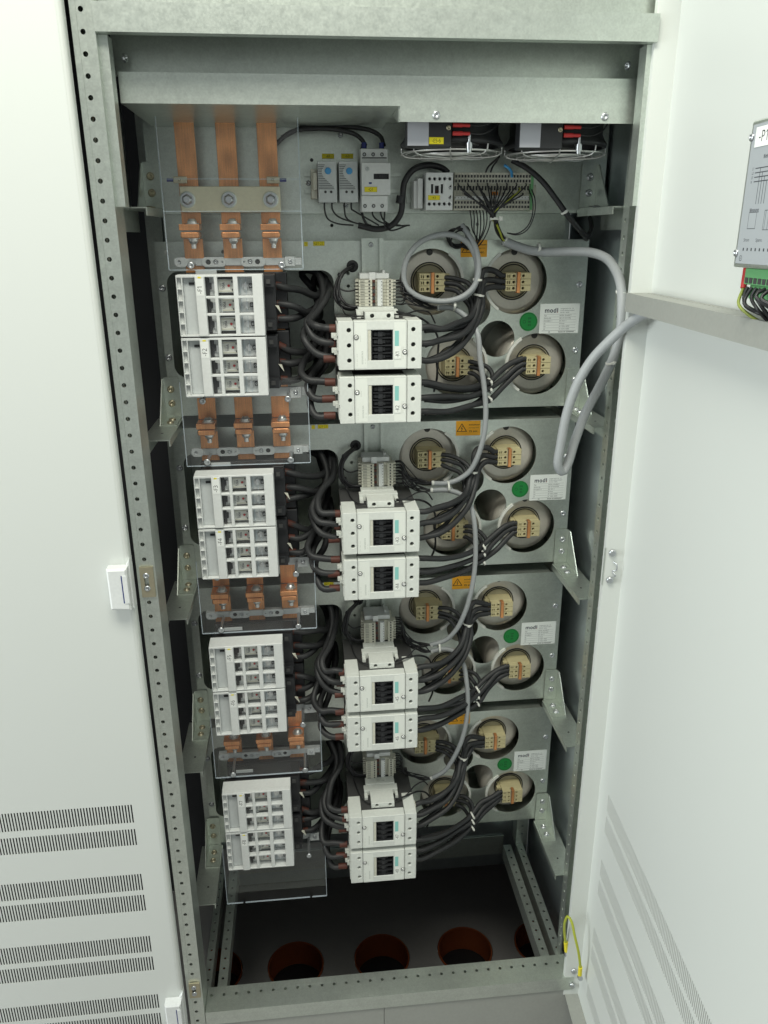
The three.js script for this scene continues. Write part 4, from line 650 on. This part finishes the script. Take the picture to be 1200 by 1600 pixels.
{
  const e1 = [.1311,1.504,-.252], e2 = [.1275,1.4931,-.25];
  sheathed('grey control cable coiled in a large loop above contactor -K1', [e1, [.1538,1.5049,-.25], [.1764,1.5114,-.248], [.1928,1.5289,-.246], [.1972,1.5539,-.244], [.1916,1.5828,-.244], [.1753,1.6051,-.245], [.1504,1.6157,-.246], [.1234,1.6148,-.245], [.0942,1.6035,-.243], [.074,1.5816,-.241], [.0662,1.5563,-.24], [.0694,1.5328,-.238], [.085,1.5177,-.236], [.1124,1.5076,-.236], [.144,1.5062,-.234], [.1721,1.5147,-.233], [.191,1.5329,-.233], [.1971,1.5596,-.234], [.1949,1.5829,-.238], [.1887,1.6019,-.244], [.1805,1.6156,-.25], [.1711,1.6314,-.262]], 0.0049, [[e1, [-1, 0, 0]]], fan(0, e1, 10), []);
  sheathed('grey control cable dropping from the -K1 strip to the -K3 strip', [e2, [.1526,1.4929,-.248], [.172,1.4829,-.245], [.1915,1.4635,-.235], [.1981,1.4455,-.225], [.2023,1.4062,-.222], [.2111,1.3599,-.222], [.2165,1.3126,-.222], [.2162,1.27,-.224], [.2075,1.2226,-.232], [.1937,1.1884,-.243], [.1719,1.1704,-.25], [.1497,1.1645,-.251], [.1223,1.1655,-.251]], 0.0049, [[e2, [-1, 0, 0]], [[.1223,1.1655,-.251], [-1, 0, 0]]], [...fan(0, e2, 8), ...fan(1, [.1223,1.1655,-.251], 9)], []);
  const e4 = [.1197,1.152,-.249], e5 = [.1248,.8145,-.25];
  sheathed('grey control cable dropping from the -K3 strip to the -K5 strip', [e4, [.1545,1.151,-.248], [.1816,1.1409,-.244], [.1968,1.122,-.236], [.2037,1.0917,-.228], [.2074,1.0457,-.226], [.2077,.998,-.226], [.2023,.9418,-.228], [.1924,.8914,-.236], [.1767,.8482,-.245], [.1568,.8245,-.25], e5], 0.0049, [[e4, [-1, 0, 0]], [e5, [-1, 0, 0]]], [...fan(1, e4, 8), ...fan(2, e5, 9)], []);
  const e6 = [.1262,.8,-.249], e7 = [.1311,.48,-.25];
  sheathed('grey control cable dropping from the -K5 strip to the -K7 strip', [e6, [.1555,.8047,-.248], [.1792,.7965,-.244], [.1932,.773,-.236], [.1994,.7362,-.228], [.2031,.6907,-.226], [.2018,.6435,-.226], [.1944,.5931,-.23], [.1808,.5425,-.24], [.1605,.4995,-.248], e7], 0.0049, [[e6, [-1, 0, 0]], [e7, [-0.8, -0.5, 0]]], [...fan(2, e6, 8), ...fan(3, e7, 9)], []);
  [[0, [.1567,1.4986,-.246]], [1, [.1545,1.1584,-.249]], [2, [.1435,.8079,-.249]]].forEach(([k, p]) => cableTie(p, [1, 0, 0], 0.0112, 'white cable tie holding both grey cables beside the -K' + (2 * k + 1) + ' strip'));
  cableTie([.1968,1.5411,-.24], [0.1, 1, 0], 0.0085, 'white cable tie on the right side of the coiled grey cable');
  // the thick grey cable to the door
  const g = sheathed('thick grey cable running right and looping over into the open door', [[.2452,1.6057,-.262], [.2682,1.597,-.26], [.2933,1.5894,-.257], [.3228,1.5861,-.25], [.3574,1.5872,-.232], [.3825,1.5864,-.205], [.3965,1.5789,-.165], [.3963,1.5622,-.115], [.3935,1.5393,-.078], [.3909,1.5064,-.058], [.3904,1.4671,-.055], [.3855,1.4257,-.062], [.3742,1.3795,-.078], [.3573,1.3311,-.09], [.3423,1.2816,-.09], [.3322,1.2428,-.088], [.3231,1.2302,-.085], [.3127,1.2423,-.08], [.3125,1.281,-.074], [.3167,1.3373,-.066], [.3265,1.3868,-.055], [.3421,1.4277,-.04], [.3579,1.4569,-.02], [.3731,1.4812,0], [.3835,1.5009,.03], [.3931,1.5116,.05]], 0.0078, [[[.2464,1.6057,-.262], [-0.9, 0.4, 0]]], [], []);
  cableTie([.3073,1.5925,-.254], [1, -0.1, 0], 0.009, 'white cable tie on the thick grey cable above the upper right hole');
  cableTie([.3932,1.5289,-.072], [0, 1, 0.2], 0.009, 'white cable tie fixing the thick grey cable to the right post');
  cableTie([.3836,1.4193,-.064], [-0.4, 1, 0], 0.009, 'white cable tie on the thick grey cable beside the rating label');
}

// ---------------------------------------------------------------- upper devices
{
  const G = 'thermostats';
  const t = thing('thermostat', 'left grey-white thermostat with blue dial and vent slots', 'thermostat', [-.0625, 1.6997, -0.237], G);
  obj('case', [ext(rect(-0.0155, 0.0155, -0.0315, 0.0315, 0.001), -0.048, 0, [rect(-0.008, 0.009, -0.0312, -0.0235, 0, true)], 4, 0.0008), bx(-0.0155, 0.0155, -0.0313, 0.0313, -0.052, -0.048)], m.tray, t);
  for (let i = 0; i < 15; i++) { const w = i < 5 ? 0.011 - i * 0.0013 : Math.min(0.026, 0.006 + (i - 5) * 0.0024); obj('vent_slot', bx(-0.0147, -0.0147 + w, 0.0262 - i * 0.0026 - 0.0009, 0.0262 - i * 0.0026, 0.0, 0.0003), m.black, t); }
  obj('dial_plate', ext(poly([[-0.003, 0.026], [0.009, 0.026], [0.0148, 0.02], [0.0148, -0.006], [0.006, -0.004], [-0.007, 0.008], [-0.009, 0.017]]), 0.0001, 0.0008), m.tray, t);
  obj('dial', [lathe([[0.0052, 0.0008], [0.0052, 0.0028], [0.0046, 0.0034], [0, 0.0034]], 22, [0.0015, 0.0165, 0])], m.blue, t);
  for (const x of [-0.0035, 0.006]) obj('terminal_screw', lathe([[0.0022, 0.0002], [0.0022, 0.0006], [0.0014, 0.0006], [0.0012, 0.0001], [0, 0.0001]], 12, [x, -0.0155, 0]), m.darkGrey, t);
  for (const x of [-0.0045, 0.0058]) obj('terminal_clamp', bx(x - 0.003, x + 0.003, -0.0305, -0.0245, -0.01, -0.003), m.silver, t);
  dup(t, -.0274 - -.0625, 0, 0, 'right grey-white thermostat with blue dial, beside the breaker', G);
  const c = thing('end_clamp', 'pale end clamp on the rail left of the thermostats', 'clamp'); obj('clamp', [bx(-.0891, -.079, 1.6747, 1.7201, -0.285, -0.25, 0.001), bx(-.0859, -.079, 1.6876, 1.7143, -0.25, -0.243, 0.001)], m.term, c);
  const rl = thing('mounting_rail', 'short galvanized rail carrying thermostats and breaker', 'rail'); const ry = 1.7007;
  obj('rail', [bx(-.0996, .068, ry + 0.01, ry + 0.0165, -0.2825, -0.281), bx(-.0996, .068, ry - 0.0165, ry - 0.01, -0.2825, -0.281), bx(-.0996, .068, ry - 0.01, ry + 0.01, -0.2898, -0.2885)], m.galv, rl); obj('screw', screw(-.0931, ry, -0.2885, 0.0045), m.zinc, rl);
}
{
  const cx = .0159, cy = 1.7017;
  const t = thing('motor_breaker', 'white three-pole motor breaker tagged -Q1 with black rocker', 'circuit breaker', [cx, cy, -0.222]);
  obj('case', [bx(-0.0232, 0.0225, -0.0485, 0.0488, -0.062, -0.022, 0.001), bx(-0.0225, 0.0225, 0.026, 0.0485, -0.022, -0.012, 0.0015), bx(-0.0225, 0.0225, -0.0485, -0.023, -0.022, -0.012, 0.0015)], m.white, t);
  obj('front', ext(rect(-0.0222, 0.0252, -0.0228, 0.0258, 0.0012), -0.022, 0, [rect(-0.0025, 0.0228, 0.0012, 0.0098, 0, true)], 4), m.white, t);
  obj('rocker', [bx(-0.0024, 0.0227, 0.0013, 0.0097, -0.0215, -0.004), bx(0.006, 0.0125, 0.0022, 0.0088, -0.004, -0.001, 0.0006)], m.black, t);
  obj('ridge', [bx(-0.0205, 0.0205, 0.0335, 0.035, -0.012, -0.0108)], m.darkGrey, t);
  obj('device_tag', flat(-0.018, 0.003, -0.0185, -0.0105, 0.0006), smallTag('-Q1'), t);
  obj('set_dial', [lathe([[0.0034, 0], [0.003, 0.0012], [0.0012, 0.0014], [0.0011, 0.0004], [0, 0.0004]], 14, [-0.013, 0.0165, 0.0003])], m.tray, t); obj('indicator', bx(-0.0105, -0.0058, -0.0062, -0.0034, 0.0, 0.0005), m.darkBlue, t);
  for (const y of [0.0395, -0.0395]) for (const x of [-0.0165, -0.002, 0.0125]) { const w = obj('terminal_screw', lathe([[0.003, 0.0002], [0.003, 0.0008], [0.0021, 0.0008], [0.0019, 0.0002], [0, 0.0002]], 14, [x, y, -0.012]), m.darkGrey, t); obj('screw_head', screw(x, y, -0.0119, 0.0018), m.zinc, w); }
  for (const x of [-0.016, 0.013]) obj('cable_boot', cyl(0.0042, [x, 0.0488, -0.02], [x, 0.058, -0.02], 12), m.darkBlue, t);
  const a = thing('feed_cable', 'left black cable arching into the top of the breaker', 'cable'), b = thing('feed_cable', 'right black cable arching into the top of the breaker', 'cable');
  obj('sheath', tube([[-.146,1.7578,-.262], [-.1189,1.7772,-.262], [-.0819,1.7819,-.26], [-.04,1.7797,-.255], [-.0141,1.7726,-.25], [-.003,1.7636,-.245], [.002,1.7546,-.242]], 0.0036, 40, 8), m.wire, a);
  obj('sheath', tube([[-.1351,1.7693,-.27], [-.0922,1.7866,-.268], [-.029,1.7854,-.262], [.0129,1.7791,-.255], [.0281,1.7689,-.248], [.0327,1.7548,-.242]], 0.0036, 40, 8), m.wire, b);
  const w = thing('control_wires', 'thin black wires hanging below the thermostats and the breaker', 'wires');
  for (const [x0, xm, y1] of [[507, 512, 347], [519, 530, 343], [538, 540, 346], [549, 552, 335], [582, 586, 347], [595, 600, 350], [601, 597, 358]]) obj('wire', tube([PX(x0, x0 > 570 ? 328 : 312, -0.245), PX(x0, 326 + (x0 > 570 ? 8 : 0), -0.242), PX((x0 + xm) / 2 + 2, y1 - 6, -0.25), PX(xm + 14, y1 + 2, -0.262), PX(xm + 40 > 640 ? 640 : xm + 40, 352, -0.272)], 0.0014, 26, 6), m.wire, w);
  obj('wire', tube([[-.0027,1.7583,-.25], [-.0065,1.7252,-.262], [-.0056,1.6855,-.268], [-.0028,1.6498,-.268], [.0071,1.6321,-.27], [.0349,1.6258,-.27]], 0.0022, 30, 6), m.wire, w);
  const bu = thing('wire_bundle', 'taped black wire bundle rising between breaker and small contactor', 'wires');
  obj('sheath', tube([[-.0095,1.6322,-.272], [.0236,1.6258,-.268], [.0475,1.6319,-.262], [.0622,1.6503,-.255], [.0651,1.6747,-.252], [.0681,1.6997,-.25], [.0832,1.7196,-.25], [.107,1.7266,-.25], [.1314,1.7228,-.252], [.1431,1.7151,-.255]], 0.0052, 60, 9), m.wire, bu); obj('tape_wrap', cyl(0.0078, [.0607,1.6665,-.252], [.0629,1.6787,-.252], 12), m.black, bu);
}
function PX(px, py, z) { // point seen at a photograph pixel on the plane z
  const d = new THREE.Vector3((px - 600) / 1222.6, -(py - 800) / 1222.6, -1).applyEuler(camera.rotation), t = (z - camera.position.z) / d.z; return camera.position.clone().addScaledVector(d, t).toArray();
}
{
  const cx = .1243, cy = 1.6844;
  const t = thing('small_contactor', 'small white contactor with yellow tag -K1 beside the terminal row', 'contactor', [cx, cy, -0.225]);
  obj('case', [ext(rect(-0.0228, 0.0225, -0.0292, 0.0292, 0.001), -0.02, 0, [-0.017, -0.0085, 0, 0.0085, 0.017].flatMap((x) => [circ(x, 0.0195, 0.0026), circ(x, -0.0195, 0.0026)]).concat([rect(-0.0145, -0.0105, -0.003, 0.0115, 0, true), rect(-0.008, -0.001, -0.003, 0.009, 0, true), rect(0.002, 0.006, -0.003, 0.0115, 0, true)]), 10, 0.0007), bx(-0.0222, 0.0222, -0.0288, 0.0288, -0.06, -0.0202)], m.white, t);
  each('terminal_screw', [-0.017, -0.0085, 0, 0.0085, 0.017].flatMap((x) => [0.0195, -0.0195].map((y) => cyl(0.0026, [x, y, -0.0200], [x, y, -0.008], 10))), m.darkGrey, t);
  obj('slider', [bx(-0.0145, -0.0105, -0.003, 0.0115, -0.02, -0.006), bx(-0.008, -0.001, 0.0025, 0.009, -0.02, -0.008), bx(0.002, 0.006, -0.003, 0.0115, -0.02, -0.006), [0, 1].flatMap((i) => [bx(0.0155, 0.019, 0.0035 - i * 0.0155, 0.0045 - i * 0.0155, 0.0001, 0.0005)])], m.black, t);
  obj('arrow_mark', [0, 1].map((i) => ext(poly([[0.0145, 0.006 - i * 0.016], [0.0195, 0.006 - i * 0.016], [0.0195, 0.0105 - i * 0.016]]), 0.0001, 0.0005)), m.black, t);
  obj('armature', bx(-0.008, -0.001, -0.003, 0.0022, -0.02, -0.006), m.brown, t);
  obj('device_tag', flat(-0.0195, 0.0005, -0.0135, -0.006, 0.0006), smallTag('-K1'), t);
  const e = thing('end_clamp', 'pale end clamp on the rail left of the small contactor', 'clamp'); obj('clamp', [bx(cx - 0.041, cx - 0.031, cy - 0.026, cy + 0.018, -0.285, -0.245, 0.001), bx(cx - 0.035, cx - 0.0265, cy - 0.026, cy + 0.021, -0.275, -0.238, 0.001)], m.white, e);
  const rl = thing('mounting_rail', 'galvanized rail carrying the small contactor and terminal row', 'rail');
  obj('rail', [bx(cx - 0.048, cx + 0.165, cy + 0.009, cy + 0.0155, -0.2825, -0.281), bx(cx - 0.048, cx + 0.165, cy - 0.0155, cy - 0.009, -0.2825, -0.281), bx(cx - 0.048, cx + 0.165, cy - 0.009, cy + 0.009, -0.2898, -0.2885)], m.galv, rl);
  const x0 = .152, x1 = .284, N = 25, p = (x1 - x0) / N, ty = 1.6852;
  const r = thing('terminal_row', 'long row of grey-beige terminals wired with thin black wires', 'terminal strip', [x0, ty, -0.24]);
  for (let i = 0; i < N; i++) {
    const a = i * p + 0.0002, b = (i + 1) * p - 0.0002;
    const tm = obj('terminal', [bx(a, b, 0.012, 0.0295, -0.04, 0.0, 0.0004), bx(a, b, -0.004, 0.012, -0.04, -0.008), bx(a, b, -0.0295, -0.0135, -0.04, 0.0, 0.0004), bx(a, b, -0.0135, -0.004, -0.04, -0.004)], m.term, r);
    stuff(obj('clamp_opening', [bx(a + 0.0009, b - 0.0009, 0.0215, 0.0258, 0.0, 0.0004), bx(a + 0.0009, b - 0.0009, 0.014, 0.0185, 0.0, 0.0004), bx(a + 0.0009, b - 0.0009, -0.0195, -0.0155, 0, 0.0004), bx(a + 0.0009, b - 0.0009, -0.0268, -0.0228, 0, 0.0004), bx(a + 0.0009, b - 0.0009, 0.002, 0.009, -0.008, -0.0076)], m.black, tm));
  }
  obj('marker_strip', bx(0.002, x1 - x0 - 0.002, -0.0132, -0.0075, -0.004, -0.0012), m.white, r); stuff(obj('marker_print', Array.from({ length: N }, (_, i) => bx(i * p + 0.0016, i * p + 0.003, -0.0105, -0.0095, -0.0012, -0.0009)), m.darkGrey, r));
  obj('orange_link', bx(0.066, 0.076, -0.0055, -0.0005, -0.0079, -0.002), m.orange, r);
  obj('earth_terminal', bx(x1 - x0, x1 - x0 + 0.0045, -0.0295, 0.0295, -0.04, 0.0005, 0.0004), m.green, r);
  obj('end_clamp', [bx(x1 - x0 + 0.005, x1 - x0 + 0.0135, -0.0065, 0.0105, -0.04, -0.012, 0.001), bx(x1 - x0 + 0.005, x1 - x0 + 0.0155, -0.031, -0.0195, -0.04, -0.018, 0.001)], m.term, r);
  // wire harness gathered below the row
  const h = thing('wire_harness', 'fan of thin black wires gathered by a tie below the terminal row', 'wires');
  for (let i = 0; i < 22; i++) { const px = 716 + i * 5, up = i % 3; obj('wire', tube([PX(px, 286 + up * 8, -0.245), PX(px + 1, 290 + up * 7, -0.228), PX(px + (772 - px) * 0.45, 312 + up * 2, -0.214 + jit(0.006)), PX(770 + jit(4), 336, -0.218 + jit(0.006)), PX(775 + jit(3), 347, -0.225 + jit(0.004)), PX(779 + jit(4), 362, -0.242), PX(788 + jit(3), 376, -0.26)], 0.0013, 30, 5), i === 19 ? m.earth : m.wire, h); }
  obj('wire', tube([[.2229,1.6328,-.222], [.2322,1.6205,-.235], [.2426,1.6079,-.252], [.2536,1.6003,-.262]], 0.0016, 20, 6), m.earth, h);
  obj('tie_band', [lathe([[0.0072, -0.002], [0.0082, -0.002], [0.0082, 0.002], [0.0072, 0.002], [0.0072, -0.002]], 18, [.219,1.6399,-.221], [0.1, 1, -0.2]), bx(.2247, .2303, 1.6377, 1.6448, -0.216, -0.21, 0.0006)], m.nylon, h);
  const d = thing('control_wires', 'thin black wires dropping from the terminal row towards the grey cable loop', 'wires');
  for (let i = 0; i < 7; i++) obj('wire', tube([PX(734 + i * 5, 326, -0.245), PX(736 + i * 5, 340, -0.24), PX(738 + i * 4 + jit(2), 360, -0.25), PX(745 + jit(3), 377 + i * 1.2, -0.262), PX(733 + jit(2), 384 + i, -0.27), PX(722, 380 + i, -0.285)], 0.0011, 26, 5), m.wire, d);
  for (let i = 0; i < 2; i++) obj('wire', tube([PX(826 + i * 5, 296, -0.24), PX(832 + i * 4, 312, -0.225), PX(832 + i * 3, 335, -0.225), PX(824, 354 + i * 5, -0.235), PX(808, 365 + i * 2, -0.245), PX(792, 364, -0.25)], 0.0011, 28, 5), m.wire, d);
  for (let i = 0; i < 2; i++) obj('wire', tube([PX(757 + i * 8, 275, -0.245), PX(762 + i * 7, 262, -0.24), PX(772 + i * 4, 252, -0.22), PX(780, 245, -0.2)], 0.0017, 20, 6), m.wire, d);
  const k = thing('wire_coil', 'dark coil of wire behind the end of the grey cable loop', 'wires'); obj('coil', Array.from({ length: 5 }, (_, i) => new THREE.TorusGeometry(0.016 + i * 0.0012, 0.0016, 6, 30).rotateX(0.5 + jit(0.2)).rotateY(jit(0.5)).translate(...PX(716 + jit(3), 372 + jit(3), -0.268 + jit(0.004)))), m.wire, k);
  const f = thing('fan_cable', 'thick black cable running down right from the fans past the terminal row', 'cable');
  obj('sheath', tube([[.2492,1.7341,-.24], [.2727,1.7219,-.235], [.2991,1.7017,-.23], [.3239,1.6733,-.225], [.3475,1.6447,-.222], [.3728,1.624,-.235], [.3965,1.6124,-.27], [.4161,1.6045,-.31]], 0.0048, 50, 9), m.wire, f);
  obj('sheath', tube([[.3749,1.6199,-.24], [.3975,1.6135,-.26], [.4106,1.6275,-.28], [.414,1.6441,-.3]], 0.004, 24, 8), m.wire, f);
  cableTie([.3402,1.6518,-.222], [0.6, -0.8, 0], 0.0065, 'white cable tie on the thick black fan cable');
  const bl = thing('blue_wire', 'short blue wire plugged in the top of the terminal row', 'wire'); obj('wire', tube([[.25,1.7082,-.238], [.2464,1.7155,-.23], [.2394,1.7211,-.225], [.2327,1.725,-.225]], 0.0024, 16, 6), m.blue, bl);
}
// fans
{
  const f = thing('fan', 'left black fan with wire guard and yellow tag, under the tray', 'fan', [0.1315, 1.733, -0.165], 'fans under the tray');
  const R = 0.079;
  obj('housing', lathe([[R * 0.93, 0.012], [R, 0.012], [R * 1.02, 0.017], [R * 0.97, 0.022], [R * 0.92, 0.03], [R * 0.92, 0.061], [R * 0.6, 0.061]], 44, [0, 0, 0], [0, 1, 0]), m.black, f);
  obj('terminal_box', bx(-0.082, -0.016, 0.004, 0.044, 0.062, 0.088, 0.002), m.black, f);
  obj('grey_label', bx(-0.081, -0.050, 0.006, 0.042, 0.0881, 0.0885), m.greyLabel, f);
  const gd = obj('guard', [0.3, 0.45, 0.6, 0.75, 0.9, 1.0].map((q) => new THREE.TorusGeometry(R * q, 0.0011, 6, 48).rotateX(Math.PI / 2).translate(0, q > 0.8 ? 0.003 : 0, 0)), m.silver, f);
  obj('guard_rib', [0, 1, 2, 3].map((i) => { const a = i * Math.PI / 4 + 0.2, c = Math.cos(a) * R, s = Math.sin(a) * R; return tube([[-c, 0.012, -s], [-c * 0.97, 0.002, -s * 0.97], [0, -0.0018, 0], [c * 0.97, 0.002, s * 0.97], [c, 0.012, s]], 0.0012, 24, 5); }), m.silver, gd);
  obj('hub', cyl(0.03, [0, 0.012, 0], [0, 0.055, 0], 26), m.darkGrey, f);
  for (let i = 0; i < 7; i++) obj('blade', bx(0.028, R * 0.88, -0.001, 0.001, -0.016, 0.016).rotateX(0.6).rotateY(i * Math.PI * 2 / 7).translate(0, 0.03, 0), m.silver, f);
  obj('stud', [cyl(0.0035, [0.0125, -0.002, 0.0795], [0.0125, 0.012, 0.0795], 10), cyl(0.005, [0.0125, 0.003, 0.0795], [0.0125, 0.011, 0.0795], 8), cyl(0.0019, [0.0125, 0.011, 0.0795], [0.0125, 0.024, 0.0795], 8)], m.zinc, f);
  obj('screw', screw(-0.0205, 0.030, 0.0882, 0.0035), m.brass, f);
  for (const y of [0.034, 0.023]) { const s = obj('plug_sleeve', [cyl(0.0031, [-0.014, y, 0.085], [0.0005, y, 0.085], 10), cyl(0.0025, [0.0005, y, 0.085], [0.0115, y - 0.0003, 0.085], 10)], m.red, f); obj('wire', tube([[0.0115, y, 0.085], [0.03, y, 0.082], [0.05, y + 0.008, 0.07], [0.065, y + 0.02, 0.05]], 0.0012, 16, 5), m.wire, s); }
  const f2 = dup(f, 0.1675, -0.0015, 0, 'right black fan with wire guard, under the tray beside the post', 'fans under the tray');
  obj('device_tag', flat(-0.0495, -0.0275, 0.008, 0.0175, 0.0885), smallTag('-E5-6'), f);
}
renderer.render(scene, camera);
